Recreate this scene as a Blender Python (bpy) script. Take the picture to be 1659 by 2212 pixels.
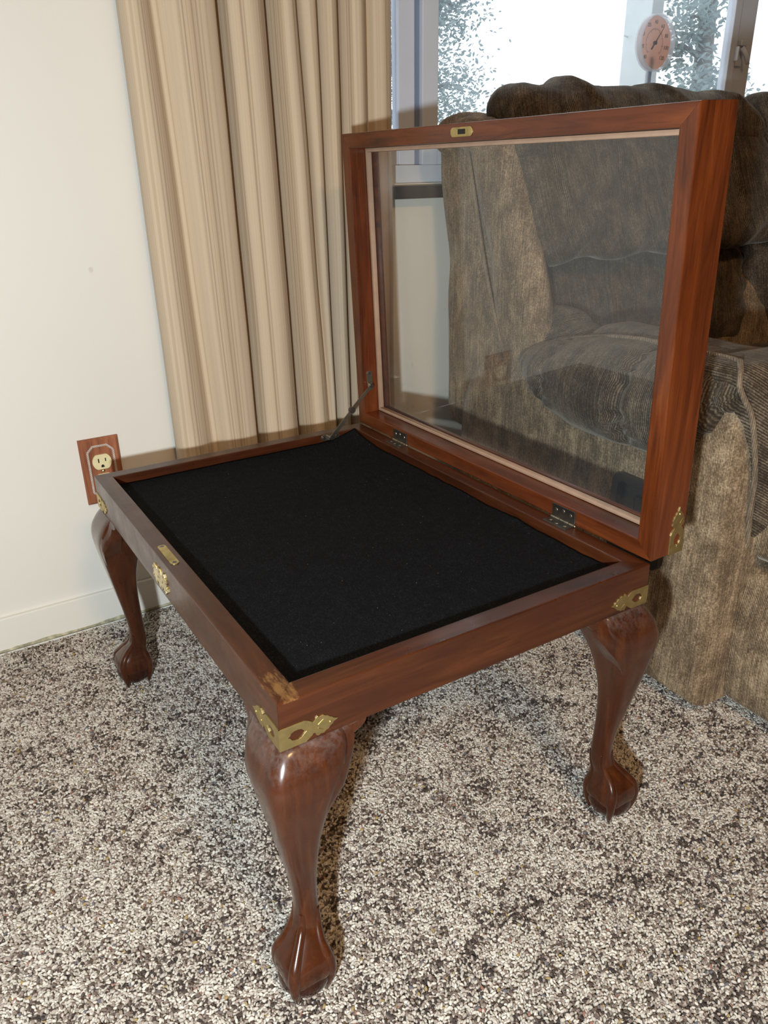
import bpy, bmesh, math, random
import numpy as np
from mathutils import Vector, Matrix, Euler, noise

random.seed(7)
rng = np.random.default_rng(11)
for o in list(bpy.data.objects):
    bpy.data.objects.remove(o)
SC = bpy.context.scene
COL = SC.collection
PI = math.pi

# ------------------------------------------------------------------ camera, world, lights, exposure
cam_d = bpy.data.cameras.new('camera')
cam_d.sensor_fit = 'VERTICAL'
cam_d.sensor_height = 24.0
cam_d.lens = 24.0 * 1675.84 / 2212.0
cam_d.clip_start = 0.02
cam = bpy.data.objects.new('camera', cam_d)
COL.objects.link(cam)
yw, pt, rl = math.radians(31.5117), math.radians(23.7682), math.radians(-1.0565)
f = Vector((math.sin(yw) * math.cos(pt), math.cos(yw) * math.cos(pt), -math.sin(pt)))
rt = Vector((math.cos(yw), -math.sin(yw), 0))
up = rt.cross(f)
rt2 = rt * math.cos(rl) + up * math.sin(rl)
up2 = up * math.cos(rl) - rt * math.sin(rl)
cm = Matrix.Identity(4)
for i in range(3):
    cm[i][0], cm[i][1], cm[i][2] = rt2[i], up2[i], -f[i]
cm.translation = Vector((-0.2148, -0.5432, 0.8381))
cam.matrix_world = cm
SC.camera = cam

SC.view_settings.view_transform = 'Standard'
SC.view_settings.look = 'None'
SC.view_settings.gamma = 1.0
SC.view_settings.use_curve_mapping = False
SC.view_settings.exposure = 0.0

world = bpy.data.worlds.new('bright_overcast_sky')
SC.world = world
world.use_nodes = True
wb = world.node_tree.nodes['Background']
wb.inputs[0].default_value = (0.86, 0.93, 1.0, 1)
wb.inputs[1].default_value = 2.1


def lamp(name, kind, loc, power, color, **kw):
    d = bpy.data.lights.new(name, kind)
    d.energy = power
    d.color = color
    for k, v in kw.items():
        setattr(d, k, v)
    o = bpy.data.objects.new(name, d)
    COL.objects.link(o)
    o.location = loc
    return o


# phone torch held beside and below the camera
torch = lamp('phone_torch', 'POINT', (-0.445, -0.635, 0.715), 80.0, (0.85, 0.94, 0.97), shadow_soft_size=0.022)
# warm room light on the ceiling behind the camera
room = lamp('ceiling_lamp', 'AREA', (0.0, -1.9, 2.36), 36.0, (1.0, 0.56, 0.22), shape='DISK', size=0.5)


# ------------------------------------------------------------------ node helpers / materials
class NT:
    def __init__(self, name):
        self.m = bpy.data.materials.new(name)
        self.m.use_nodes = True
        self.t = self.m.node_tree
        self.t.nodes.clear()
        self.out = self.n('ShaderNodeOutputMaterial')

    def n(self, typ, **kw):
        x = self.t.nodes.new(typ)
        for k, v in kw.items():
            setattr(x, k, v)
        return x

    def l(self, a, b):
        self.t.links.new(a, b)

    def coord(self, which='Object', scale=(1, 1, 1)):
        tc = self.n('ShaderNodeTexCoord')
        mp = self.n('ShaderNodeMapping')
        mp.inputs['Scale'].default_value = scale
        self.l(tc.outputs[which], mp.inputs[0])
        return mp.outputs[0]

    def noise(self, vec, scale=5, detail=3, rough=0.55, dist=0.0):
        x = self.n('ShaderNodeTexNoise')
        x.inputs['Scale'].default_value = scale
        x.inputs['Detail'].default_value = detail
        x.inputs['Roughness'].default_value = rough
        x.inputs['Distortion'].default_value = dist
        if vec is not None:
            self.l(vec, x.inputs['Vector'])
        return x.outputs['Fac']

    def ramp(self, fac, stops, interp='LINEAR'):
        r = self.n('ShaderNodeValToRGB')
        r.color_ramp.interpolation = interp
        el = r.color_ramp.elements
        while len(el) < len(stops):
            el.new(0.5)
        for e, (p, c) in zip(el, stops):
            e.position = p
            e.color = (c[0], c[1], c[2], 1) if not isinstance(c, (int, float)) else (c, c, c, 1)
        self.l(fac, r.inputs[0])
        return r.outputs[0]

    def mix(self, fac, a, b, mode='MIX'):
        x = self.n('ShaderNodeMix', data_type='RGBA', blend_type=mode)
        for v, s in ((fac, x.inputs[0]), (a, x.inputs[6]), (b, x.inputs[7])):
            if hasattr(v, 'links') or hasattr(v, 'is_linked'):
                self.l(v, s)
            elif isinstance(v, (int, float)):
                s.default_value = v
            else:
                s.default_value = (v[0], v[1], v[2], 1)
        return x.outputs[2]

    def math(self, op, a, b=None, c=None):
        x = self.n('ShaderNodeMath', operation=op)
        for v, s in zip((a, b, c), x.inputs):
            if v is None:
                continue
            if hasattr(v, 'is_linked'):
                self.l(v, s)
            else:
                s.default_value = v
        return x.outputs[0]

    def bump(self, h, strength=0.3, dist=0.001, normal=None):
        b = self.n('ShaderNodeBump')
        b.inputs['Strength'].default_value = strength
        b.inputs['Distance'].default_value = dist
        self.l(h, b.inputs['Height'])
        if normal is not None:
            self.l(normal, b.inputs['Normal'])
        return b.outputs[0]

    def pbsdf(self, color=None, rough=0.5, metal=0.0, normal=None, **kw):
        p = self.n('ShaderNodeBsdfPrincipled')
        if color is not None:
            if hasattr(color, 'is_linked'):
                self.l(color, p.inputs['Base Color'])
            else:
                p.inputs['Base Color'].default_value = (*color, 1)
        if hasattr(rough, 'is_linked'):
            self.l(rough, p.inputs['Roughness'])
        else:
            p.inputs['Roughness'].default_value = rough
        p.inputs['Metallic'].default_value = metal
        if normal is not None:
            self.l(normal, p.inputs['Normal'])
        for k, v in kw.items():
            s = p.inputs[k.replace('_', ' ')]
            s.default_value = (*v, 1) if isinstance(v, tuple) and len(v) == 3 else v
        return p

    def done(self, shader):
        self.l(shader.outputs[0] if hasattr(shader, 'outputs') else shader, self.out.inputs[0])
        return self.m


def wood(name, axis, dark=(0.018, 0.0045, 0.0018), mid=(0.054, 0.0138, 0.0043), light=(0.105, 0.031, 0.0088),
         rough=0.30, worn=False, coat=0.28, dusty=False):
    t = NT(name)
    sc = [26, 26, 26]
    sc[axis] = 2.2
    v = t.coord('Object', tuple(sc))
    fig = t.noise(v, 2.2, 6, 0.62, 0.7)
    sc2 = [420, 420, 420]
    sc2[axis] = 16
    pore = t.noise(t.coord('Object', tuple(sc2)), 1.0, 2, 0.5)
    blotch = t.noise(t.coord('Object', (1, 1, 1)), 9, 3, 0.5)
    c = t.ramp(fig, [(0.28, dark), (0.52, mid), (0.76, light)])
    c = t.mix(t.ramp(blotch, [(0.35, 0.0), (0.7, 0.55)]), c, mid)
    c = t.mix(t.ramp(pore, [(0.30, 0.35), (0.44, 0.0)]), c, (0.022, 0.006, 0.003))
    if worn:
        # rubbed-through finish on the near corner of the rim
        g = t.n('ShaderNodeNewGeometry')
        sp = t.n('ShaderNodeSeparateXYZ')
        t.l(g.outputs['Position'], sp.inputs[0])
        d = t.math('SQRT', t.math('ADD', t.math('POWER', t.math('MULTIPLY', t.math('SUBTRACT', sp.outputs[0], 0.014), 1.25), 2.0),
                                  t.math('POWER', t.math('MULTIPLY', t.math('SUBTRACT', sp.outputs[1], 0.022), 0.50), 2.0)))
        n1 = t.noise(t.coord('Object', (1.6, 0.55, 1)), 150, 4, 0.65)
        k = t.math('ADD', d, t.math('MULTIPLY', t.math('SUBTRACT', n1, 0.5), 0.055))
        m = t.ramp(k, [(0.002, 1.0), (0.015, 0.0)])
        zc = t.math('GREATER_THAN', sp.outputs[2], 0.3925)
        m2 = t.math('MULTIPLY', t.math('MULTIPLY', m, zc), 0.6)
        c = t.mix(m2, c, (0.30, 0.155, 0.050))
    if dusty:
        g2 = t.n('ShaderNodeNewGeometry')
        s2 = t.n('ShaderNodeSeparateXYZ')
        t.l(g2.outputs['Normal'], s2.inputs[0])
        dn = t.noise(t.coord('Object', (1, 1, 1)), 150, 4, 0.7)
        s3 = t.n('ShaderNodeSeparateXYZ')
        t.l(g2.outputs['Position'], s3.inputs[0])
        k2 = t.math('MULTIPLY', t.math('MULTIPLY', t.math('GREATER_THAN', s3.outputs[2], 0.2), t.ramp(s2.outputs[2], [(0.25, 0.0), (0.75, 1.0)])), t.ramp(dn, [(0.38, 0.04), (0.72, 0.42)]))
        c = t.mix(k2, c, (0.20, 0.17, 0.16))
    r = t.ramp(t.noise(t.coord('Object', (1, 1, 1)), 30, 3), [(0.3, rough - 0.05), (0.7, rough + 0.09)])
    b = t.bump(pore, 0.06, 0.0003)
    p = t.pbsdf(c, r, 0, b, Coat_Weight=coat, Coat_Roughness=0.13, Specular_IOR_Level=0.3)
    return t.done(p)


M = {}
M['wood_x'] = wood('mahogany_grain_x', 0, worn=True)
M['wood_y'] = wood('mahogany_grain_y', 1, worn=True)
M['wood_z'] = wood('mahogany_grain_z', 2)
M['lid_y'] = wood('lid_mahogany_y', 1, mid=(0.108, 0.0235, 0.0056), light=(0.205, 0.052, 0.0115))
M['lid_z'] = wood('lid_mahogany_z', 2, mid=(0.108, 0.0235, 0.0056), light=(0.205, 0.052, 0.0115))
M['leg'] = wood('leg_mahogany', 2, rough=0.24, coat=0.55, dusty=True)
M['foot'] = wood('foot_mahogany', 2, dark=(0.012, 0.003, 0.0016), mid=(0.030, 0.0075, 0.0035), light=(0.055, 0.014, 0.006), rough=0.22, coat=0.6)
M['plate_wood'] = wood('outlet_plate_wood', 2, dark=(0.13, 0.036, 0.018), mid=(0.32, 0.115, 0.056), light=(0.46, 0.19, 0.10), rough=0.5, coat=0.0)


def metal(name, col, rough, nscale=60):
    t = NT(name)
    n = t.noise(t.coord('Object'), nscale, 4)
    c = t.mix(t.ramp(n, [(0.35, 0.0), (0.7, 1.0)]), col, tuple(x * 0.62 for x in col))
    r = t.ramp(n, [(0.3, rough), (0.7, rough + 0.12)])
    return t.done(t.pbsdf(c, r, 1.0, t.bump(n, 0.05, 0.0003)))


M['brass'] = metal('aged_brass', (0.60, 0.48, 0.215), 0.40)
M['brass_bright'] = metal('polished_brass', (0.86, 0.74, 0.42), 0.22)
M['steel'] = metal('worn_nickel_steel', (0.40, 0.36, 0.29), 0.30, 120)
M['steel_dark'] = metal('dark_hinge_steel', (0.20, 0.19, 0.18), 0.34, 140)


def plain(name, col, rough=0.5, var=0.06, nscale=8, bump=0.0, **kw):
    t = NT(name)
    n = t.noise(t.coord('Object'), nscale, 4)
    c = t.mix(t.ramp(n, [(0.35, 0.0), (0.68, 1.0)]), col, tuple(x * (1 - var) for x in col))
    return t.done(t.pbsdf(c, rough, 0, t.bump(n, bump, 0.001) if bump else None, **kw))


def wall_mat(name, base):
    t = NT(name)
    v = t.coord('Object')
    soft = t.noise(v, 1.6, 3, 0.5)
    c = t.mix(t.ramp(soft, [(0.3, 0.0), (0.7, 1.0)]), base, (base[0] * 0.955, base[1] * 0.945, base[2] * 0.94))
    spk = t.noise(v, 24, 2, 0.4)
    c = t.mix(t.ramp(spk, [(0.735, 0.0), (0.765, 0.30)]), c, (0.36, 0.33, 0.30))
    b = t.bump(t.noise(v, 260, 2), 0.06, 0.0006)
    return t.done(t.pbsdf(c, 0.55, 0, b))


M['wall'] = wall_mat('cream_wall_paint', (0.80, 0.785, 0.735))
M['base'] = wall_mat('cream_baseboard_paint', (0.81, 0.80, 0.745))
M['wall_unseen'] = plain('dark_brown_unseen_wall', (0.20, 0.125, 0.07), 0.5, 0.3, 6)  # unseen walls, dark brown picked to cut and warm the bounce light
M['ceiling'] = plain('ceiling_paint', (0.55, 0.51, 0.44), 0.8)
M['caulk'] = plain('yellowed_caulk', (0.62, 0.58, 0.40), 0.7, 0.65, 70)
M['vinyl'] = plain('white_window_vinyl', (0.66, 0.70, 0.80), 0.45, 0.05, 12)
M['vinyl_groove'] = plain('grey_window_track', (0.20, 0.25, 0.36), 0.5)
M['sill'] = plain('dark_grey_sill', (0.030, 0.033, 0.038), 0.4, 0.2, 30)
M['ivory'] = plain('ivory_plastic', (0.80, 0.72, 0.43), 0.3, 0.10, 70)
M['black'] = plain('black_slot', (0.006, 0.005, 0.004), 0.6)
M['handle'] = plain('dark_brown_plastic', (0.014, 0.010, 0.008), 0.30, 0.3, 40)
M['bead'] = plain('tan_glazing_bead', (0.42, 0.27, 0.185), 0.35, 0.14, 50)
M['lawn'] = plain('lawn', (0.07, 0.10, 0.04), 0.9, 0.5, 5)
M['post'] = plain('white_post_paint', (0.78, 0.82, 0.84), 0.6, 0.10, 14)
M['bark'] = plain('grey_bark', (0.20, 0.19, 0.18), 0.9, 0.5, 25, 0.5)
M['rope'] = plain('silvered_rope_inlay', (0.62, 0.54, 0.48), 0.35, 0.25, 90)


def glass(name, dust_haze=0.015, dust_haze_col=(0.8, 0.85, 0.9)):
    t = NT(name)
    tr = t.n('ShaderNodeBsdfTransparent')
    tr.inputs[0].default_value = (0.975, 0.985, 0.98, 1)
    gl = t.n('ShaderNodeBsdfGlossy')
    gl.inputs['Roughness'].default_value = 0.0
    lw = t.n('ShaderNodeLayerWeight')
    lw.inputs[0].default_value = 0.5
    fr = t.math('ADD', t.math('MULTIPLY', t.math('POWER', lw.outputs['Facing'], 5.0), 0.96), 0.04)
    m1 = t.n('ShaderNodeMixShader')
    t.l(fr, m1.inputs[0]); t.l(tr.outputs[0], m1.inputs[1]); t.l(gl.outputs[0], m1.inputs[2])
    df = t.n('ShaderNodeBsdfDiffuse')
    df.inputs[0].default_value = (*dust_haze_col, 1)
    tl = t.n('ShaderNodeBsdfTranslucent')
    tl.inputs[0].default_value = (*dust_haze_col, 1)
    m0 = t.n('ShaderNodeMixShader')
    m0.inputs[0].default_value = 0.5
    t.l(df.outputs[0], m0.inputs[1]); t.l(tl.outputs[0], m0.inputs[2])
    m2 = t.n('ShaderNodeMixShader')
    nz = t.noise(t.coord('Object'), 7, 4, 0.6)
    t.l(t.ramp(nz, [(0.3, dust_haze * 0.6), (0.75, dust_haze * 1.5)]), m2.inputs[0])
    t.l(m1.outputs[0], m2.inputs[1]); t.l(m0.outputs[0], m2.inputs[2])
    return t.done(m2)


M['glass'] = glass('lid_glass', 0.017, (0.80, 0.86, 0.95))
M['window_glass'] = glass('hazy_window_glass', 0.10, (0.80, 0.88, 1.0))  # milky film put into the panes to imitate lens veil glare


def felt_mat():
    t = NT('black_felt')
    v = t.coord('Object')
    fib = t.noise(t.coord('Object', (1.0, 0.35, 1)), 900, 4, 0.7, 1.0)
    big = t.noise(v, 70, 4, 0.6)
    c = t.ramp(fib, [(0.38, (0.0014, 0.0016, 0.0022)), (0.56, (0.0075, 0.0086, 0.0112)), (0.70, (0.040, 0.044, 0.053))])
    c = t.mix(t.ramp(big, [(0.3, 0.0), (0.7, 0.5)]), c, (0.0022, 0.0022, 0.0026))
    lint = t.noise(v, 330, 1, 0.3)
    c = t.mix(t.ramp(lint, [(0.815, 0.0), (0.83, 1.0)]), c, (0.35, 0.32, 0.26))
    hair = t.noise(t.coord('Object', (0.5, 3.0, 1)), 130, 2, 0.5, 2.5)
    c = t.mix(t.ramp(hair, [(0.735, 0.0), (0.76, 0.30)]), c, (0.07, 0.07, 0.075))
    p = t.pbsdf(c, 0.95, 0, t.bump(fib, 0.8, 0.001), Specular_IOR_Level=0.12)
    return t.done(p)


M['felt'] = felt_mat()


def fabric(name, period=0.0027, ca=(0.145, 0.100, 0.062), cb=(0.66, 0.505, 0.33)):
    """ribbed brown velour; the mesh attribute `rib` runs across the ribs"""
    t = NT(name)
    at = t.n('ShaderNodeAttribute', attribute_name='rib')
    wob = t.noise(t.coord('Object', (1, 1, 0.35)), 40, 2)
    x = t.math('ADD', at.outputs['Fac'], t.math('MULTIPLY', wob, 0.0008))
    tc = t.n('ShaderNodeTexCoord')
    sp = t.n('ShaderNodeSeparateXYZ')
    t.l(tc.outputs['Object'], sp.inputs[0])
    rib = t.math('ADD', t.math('MULTIPLY', t.math('SINE', t.math('MULTIPLY', x, 2 * PI / period)), 0.5), 0.5)
    cb_ = t.n('ShaderNodeCombineXYZ')
    t.l(t.math('MULTIPLY', x, 380.0), cb_.inputs[0])
    t.l(t.math('MULTIPLY', sp.outputs[2], 9.0), cb_.inputs[2])
    t.l(t.math('MULTIPLY', sp.outputs[0], 5.0), cb_.inputs[1])
    strand = t.noise(cb_.outputs[0], 1.0, 3, 0.65)
    brush = t.noise(t.coord('Object', (26, 26, 17)), 1.0, 6, 0.74, 0.2)
    pil = t.noise(t.coord('Object'), 330, 3, 0.7)
    k = t.math('ADD', t.math('MULTIPLY', rib, 0.25), t.math('MULTIPLY', strand, 0.55))
    k = t.math('ADD', k, t.math('MULTIPLY', t.math('SUBTRACT', pil, 0.5), 0.75))
    k = t.math('ADD', k, t.math('MULTIPLY', t.math('SUBTRACT', brush, 0.5), 0.95))
    c = t.ramp(k, [(0.08, tuple(q * 0.5 for q in ca)), (0.36, ca), (0.80, cb)])
    h = t.math('ADD', rib, t.math('MULTIPLY', pil, 0.9))
    p = t.pbsdf(c, 0.85, 0, t.bump(h, 0.5, 0.0008), Sheen_Weight=0.22, Sheen_Roughness=0.35,
                Sheen_Tint=(0.9, 0.82, 0.72), Specular_IOR_Level=0.15)
    return t.done(p)


M['fab'] = fabric('brown_ribbed_velour')
M['fab_shaded'] = fabric('brown_ribbed_velour_shaded', 0.0032, (0.052, 0.038, 0.027), (0.27, 0.212, 0.15))  # darker copy of the same velour, shade of arms and back put into its colour
M['fab_piping'] = fabric('brown_velour_piping', 0.0040, (0.16, 0.12, 0.085), (0.40, 0.31, 0.21))


def curtain_mat():
    t = NT('striped_beige_drape')
    tc = t.n('ShaderNodeTexCoord')
    sp = t.n('ShaderNodeSeparateXYZ')
    t.l(tc.outputs['UV'], sp.inputs[0])

    def n1(scale, detail):
        x = t.n('ShaderNodeTexNoise', noise_dimensions='1D')
        x.inputs['Scale'].default_value = scale
        x.inputs['Detail'].default_value = detail
        t.l(sp.outputs[0], x.inputs['W'])
        return x.outputs['Fac']
    wide = n1(30, 2)
    fine = n1(210, 2)
    c = t.ramp(wide, [(0.30, (0.50, 0.385, 0.27)), (0.42, (0.60, 0.475, 0.34)), (0.50, (0.66, 0.53, 0.385)), (0.60, (0.70, 0.575, 0.43)), (0.68, (0.55, 0.435, 0.315))])
    band = t.ramp(wide, [(0.42, 1.0), (0.52, 0.15)])
    st = t.math('MULTIPLY', t.ramp(fine, [(0.43, 0.55), (0.50, 0.0)]), band)
    c = t.mix(st, c, (0.27, 0.195, 0.135))
    weave = t.noise(t.coord('Object', (900, 900, 300)), 1, 2)
    c = t.mix(t.math('MULTIPLY', weave, 0.22), c, (0.42, 0.32, 0.21))
    p = t.pbsdf(c, 0.85, 0, t.bump(weave, 0.25, 0.0005), Sheen_Weight=0.1, Specular_IOR_Level=0.15)
    tl = t.n('ShaderNodeBsdfTranslucent')
    t.l(c, tl.inputs[0])
    mx = t.n('ShaderNodeMixShader')
    mx.inputs[0].default_value = 0.06
    t.l(p.outputs[0], mx.inputs[1]); t.l(tl.outputs[0], mx.inputs[2])
    return t.done(mx)


M['curtain'] = curtain_mat()


def carpet_mat():
    t = NT('berber_loops')
    a = t.n('ShaderNodeAttribute', attribute_type='INSTANCER', attribute_name='col')
    n = t.noise(t.coord('Object'), 900, 2)
    c = t.mix(t.ramp(n, [(0.3, 0.0), (0.7, 0.35)]), a.outputs['Color'], (0.25, 0.2, 0.16), 'MULTIPLY')
    p = t.pbsdf(c, 0.85, 0, t.bump(n, 0.5, 0.0008), Specular_IOR_Level=0.25, Sheen_Weight=0.15)
    return t.done(p)


def floor_mat():
    t = NT('carpet_base')
    v = t.coord('Object')
    n = t.math('ADD', t.math('MULTIPLY', t.noise(v, 260, 3, 0.7), 0.7), t.math('MULTIPLY', t.noise(v, 45, 3, 0.6), 0.3))
    c = t.ramp(n, [(0.40, (0.015, 0.011, 0.009)), (0.49, (0.20, 0.155, 0.125)), (0.60, (0.60, 0.55, 0.48))])
    return t.done(t.pbsdf(c, 0.95, 0, t.bump(n, 0.8, 0.003)))


M['carpet'] = carpet_mat()
M['floor'] = floor_mat()


def leaf_mat():
    t = NT('leaves')
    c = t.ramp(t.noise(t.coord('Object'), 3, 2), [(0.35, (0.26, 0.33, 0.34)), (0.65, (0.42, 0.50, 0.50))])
    d = t.n('ShaderNodeBsdfDiffuse')
    l = t.n('ShaderNodeBsdfTranslucent')
    t.l(c, d.inputs[0]); t.l(c, l.inputs[0])
    m = t.n('ShaderNodeMixShader')
    m.inputs[0].default_value = 0.5
    t.l(d.outputs[0], m.inputs[1]); t.l(l.outputs[0], m.inputs[2])
    return t.done(m)


M['leaf'] = leaf_mat()


def dial_mat():
    t = NT('translucent_orange_dial')
    d = t.n('ShaderNodeBsdfDiffuse')
    d.inputs[0].default_value = (0.85, 0.60, 0.50, 1)
    l = t.n('ShaderNodeBsdfTranslucent')
    l.inputs[0].default_value = (0.80, 0.52, 0.42, 1)
    tr = t.n('ShaderNodeBsdfTransparent')
    tr.inputs[0].default_value = (0.85, 0.62, 0.52, 1)
    m = t.n('ShaderNodeMixShader'); m.inputs[0].default_value = 0.45
    t.l(d.outputs[0], m.inputs[1]); t.l(l.outputs[0], m.inputs[2])
    m2 = t.n('ShaderNodeMixShader'); m2.inputs[0].default_value = 0.30
    t.l(m.outputs[0], m2.inputs[1]); t.l(tr.outputs[0], m2.inputs[2])
    return t.done(m2)


M['dial'] = dial_mat()
M['ink'] = plain('dial_ink', (0.05, 0.04, 0.05), 0.6)

# ------------------------------------------------------------------ object helpers
WM = {}


def reg(o, mw):
    WM[o.name] = mw.copy()


def tag(o, label=None, cat=None, group=None, kind=None):
    for k, v in (('label', label), ('category', cat), ('group', group), ('kind', kind)):
        if v:
            o[k] = v
    return o


def thing(name, label, cat, loc=(0, 0, 0), rz=0.0):
    o = bpy.data.objects.new(name, None)
    COL.objects.link(o)
    o.empty_display_size = 0.05
    o.location = loc
    o.rotation_euler = (0, 0, rz)
    reg(o, Matrix.Translation(loc) @ Matrix.Rotation(rz, 4, 'Z'))
    return tag(o, label, cat)


def finish(name, bm, mat, parent=None, smooth=False, local=False, origin=None, autosmooth=None, rib=None):
    """bm in world coordinates (or in the parent's frame when local)"""
    me = bpy.data.meshes.new(name)
    bmesh.ops.recalc_face_normals(bm, faces=bm.faces)
    mw = Matrix.Identity(4)
    if parent is not None:
        mw = WM[parent.name]
        if not local:
            bm.transform(mw.inverted())
    elif origin is not None:
        mw = Matrix.Translation(origin)
        bm.transform(mw.inverted())
    for fc in bm.faces:
        fc.smooth = smooth
    if local and 'rib' not in bm.verts.layers.float:
        ly = bm.verts.layers.float.new('rib')
        fn_ = rib or (lambda q: q.x - q.y)
        for v in bm.verts:
            v[ly] = fn_(v.co)
    bm.to_mesh(me)
    bm.free()
    if autosmooth is not None and smooth:
        try:
            me.set_sharp_from_angle(angle=math.radians(autosmooth))
        except Exception:
            pass
    for mm in (mat if isinstance(mat, (list, tuple)) else [mat]):
        me.materials.append(mm)
    o = bpy.data.objects.new(name, me)
    COL.objects.link(o)
    if parent is not None:
        o.parent = parent
    elif origin is not None:
        o.location = origin
    reg(o, mw)
    return o


def struct(name, bm, mat, parent=None, **kw):
    o = finish(name, bm, mat, parent, **kw)
    if parent is None:
        o['kind'] = 'structure'
    return o


def new():
    return bmesh.new()


def add_box(bm, x0, x1, y0, y1, z0, z1, bev=0.0, seg=2, mi=0):
    v = [bm.verts.new((x, y, z)) for x in (x0, x1) for y in (y0, y1) for z in (z0, z1)]
    q = [(0, 1, 3, 2), (4, 6, 7, 5), (0, 4, 5, 1), (2, 3, 7, 6), (0, 2, 6, 4), (1, 5, 7, 3)]
    fs = [bm.faces.new([v[i] for i in a]) for a in q]
    for fc in fs:
        fc.material_index = mi
    if bev:
        es = set(e for fc in fs for e in fc.edges)
        bmesh.ops.bevel(bm, geom=list(es), offset=bev, segments=seg, affect='EDGES', profile=0.6)
    return fs


def add_loft(bm, rings, cap=True, closed=True):
    R = [[bm.verts.new(p) for p in r] for r in rings]
    n = len(R[0])
    for a, b in zip(R, R[1:]):
        for i in range(n if closed else n - 1):
            j = (i + 1) % n
            bm.faces.new((a[i], a[j], b[j], b[i]))
    if cap and closed:
        bm.faces.new(R[0][::-1])
        bm.faces.new(R[-1])
    return R


def add_tube(bm, pts, radii, n=10, cap=True):
    pts = [Vector(p) for p in pts]
    if isinstance(radii, (int, float)):
        radii = [radii] * len(pts)
    rings = []
    t0 = (pts[1] - pts[0]).normalized()
    ref = Vector((0, 0, 1)) if abs(t0.z) < 0.9 else Vector((1, 0, 0))
    u = t0.cross(ref).normalized()
    for i, p in enumerate(pts):
        a = pts[max(i - 1, 0)]
        b = pts[min(i + 1, len(pts) - 1)]
        tt = (b - a).normalized()
        u = (u - tt * u.dot(tt)).normalized()
        w = tt.cross(u)
        rings.append([p + (u * math.cos(2 * PI * k / n) + w * math.sin(2 * PI * k / n)) * radii[i] for k in range(n)])
    return add_loft(bm, rings, cap)


def smooth_path(pts, n=6):
    pts = [Vector(p) for p in pts]
    out = []
    for i in range(len(pts) - 1):
        p0, p1, p2, p3 = pts[max(i - 1, 0)], pts[i], pts[i + 1], pts[min(i + 2, len(pts) - 1)]
        for k in range(n):
            s = k / n
            out.append(0.5 * ((2 * p1) + (p2 - p0) * s + (2 * p0 - 5 * p1 + 4 * p2 - p3) * s * s + (-p0 + 3 * p1 - 3 * p2 + p3) * s ** 3))
    out.append(pts[-1])
    return out


def add_ball(bm, c, r, seg=24, rings=14):
    r = (r, r, r) if isinstance(r, (int, float)) else r
    m = Matrix.Translation(c) @ Matrix.Diagonal((*r, 1))
    bmesh.ops.create_uvsphere(bm, u_segments=seg, v_segments=rings, radius=1.0, matrix=m)


def add_cyl(bm, p, axis, r, h, n=16, r2=None):
    q = Vector(axis).normalized().to_track_quat('Z', 'Y').to_matrix().to_4x4()
    m = Matrix.Translation(Vector(p) + Vector(axis).normalized() * h / 2) @ q
    bmesh.ops.create_cone(bm, cap_ends=True, segments=n, radius1=r, radius2=r if r2 is None else r2, depth=h, matrix=m)


def add_plate(bm, polys, thick, mapf):
    """2-D outline (first poly) with holes (others), extruded; mapf(u, v, w) -> world"""
    cu = bpy.data.curves.new('tmp', 'CURVE')
    cu.dimensions = '2D'
    cu.fill_mode = 'BOTH'
    cu.extrude = thick / 2
    cu.bevel_depth = min(0.0003, thick / 5)
    for pl in polys:
        s = cu.splines.new('POLY')
        s.points.add(len(pl) - 1)
        for p, (a, b) in zip(s.points, pl):
            p.co = (a, b, 0, 1)
        s.use_cyclic_u = True
    o = bpy.data.objects.new('tmp', cu)
    COL.objects.link(o)
    dg = bpy.context.evaluated_depsgraph_get()
    me = bpy.data.meshes.new_from_object(o.evaluated_get(dg))
    tmp = bmesh.new()
    tmp.from_mesh(me)
    base = len(bm.verts)
    vm = {}
    for v in tmp.verts:
        vm[v.index] = bm.verts.new(mapf(v.co.x, v.co.y, v.co.z + thick / 2))
    for fc in tmp.faces:
        try:
            bm.faces.new([vm[v.index] for v in fc.verts])
        except ValueError:
            pass
    tmp.free()
    bpy.data.objects.remove(o)
    bpy.data.curves.remove(cu)
    bpy.data.meshes.remove(me)


def rbox(c, h, r, n=(20, 20, 20), fn=None):
    """soft rounded box; fn(p_unit, n) -> displaced position offset Vector"""
    r = (r, r, r) if isinstance(r, (int, float)) else r
    bm = bmesh.new()
    n = (n, n, n) if isinstance(n, int) else n
    for ax in range(3):
        a, b = (ax + 1) % 3, (ax + 2) % 3
        for s in (-1, 1):
            grid = []
            for i in range(n[a] + 1):
                row = []
                for j in range(n[b] + 1):
                    p = [0, 0, 0]
                    p[ax] = s
                    p[a] = -1 + 2 * i / n[a]
                    p[b] = -1 + 2 * j / n[b]
                    row.append(bm.verts.new(p))
                grid.append(row)
            for i in range(n[a]):
                for j in range(n[b]):
                    q = [grid[i][j], grid[i + 1][j], grid[i + 1][j + 1], grid[i][j + 1]]
                    bm.faces.new(q if s > 0 else q[::-1])
    bmesh.ops.remove_doubles(bm, verts=bm.verts, dist=1e-5)
    lay = bm.verts.layers.float.new('rib')
    for v in bm.verts:
        u = Vector(v.co)
        P = Vector((u[0] * h[0], u[1] * h[1], u[2] * h[2]))
        inn = Vector([max(-(h[k] - r[k]), min(h[k] - r[k], P[k])) for k in range(3)])
        e = Vector([(P[k] - inn[k]) / r[k] for k in range(3)])
        L = e.length
        nn = Vector((0, 0, 0))
        if L > 1e-6:
            e /= L
            # keep flat zones flat
            P = inn + Vector([e[k] * r[k] for k in range(3)]) * min(L, 1.0)
            nn = Vector([e[k] / r[k] for k in range(3)]).normalized()
        off = fn(u, nn, P) if fn else Vector((0, 0, 0))
        v[lay] = c[0] - c[1] + P.x - P.y
        v.co = Vector(c) + P + off
    return bm


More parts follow.
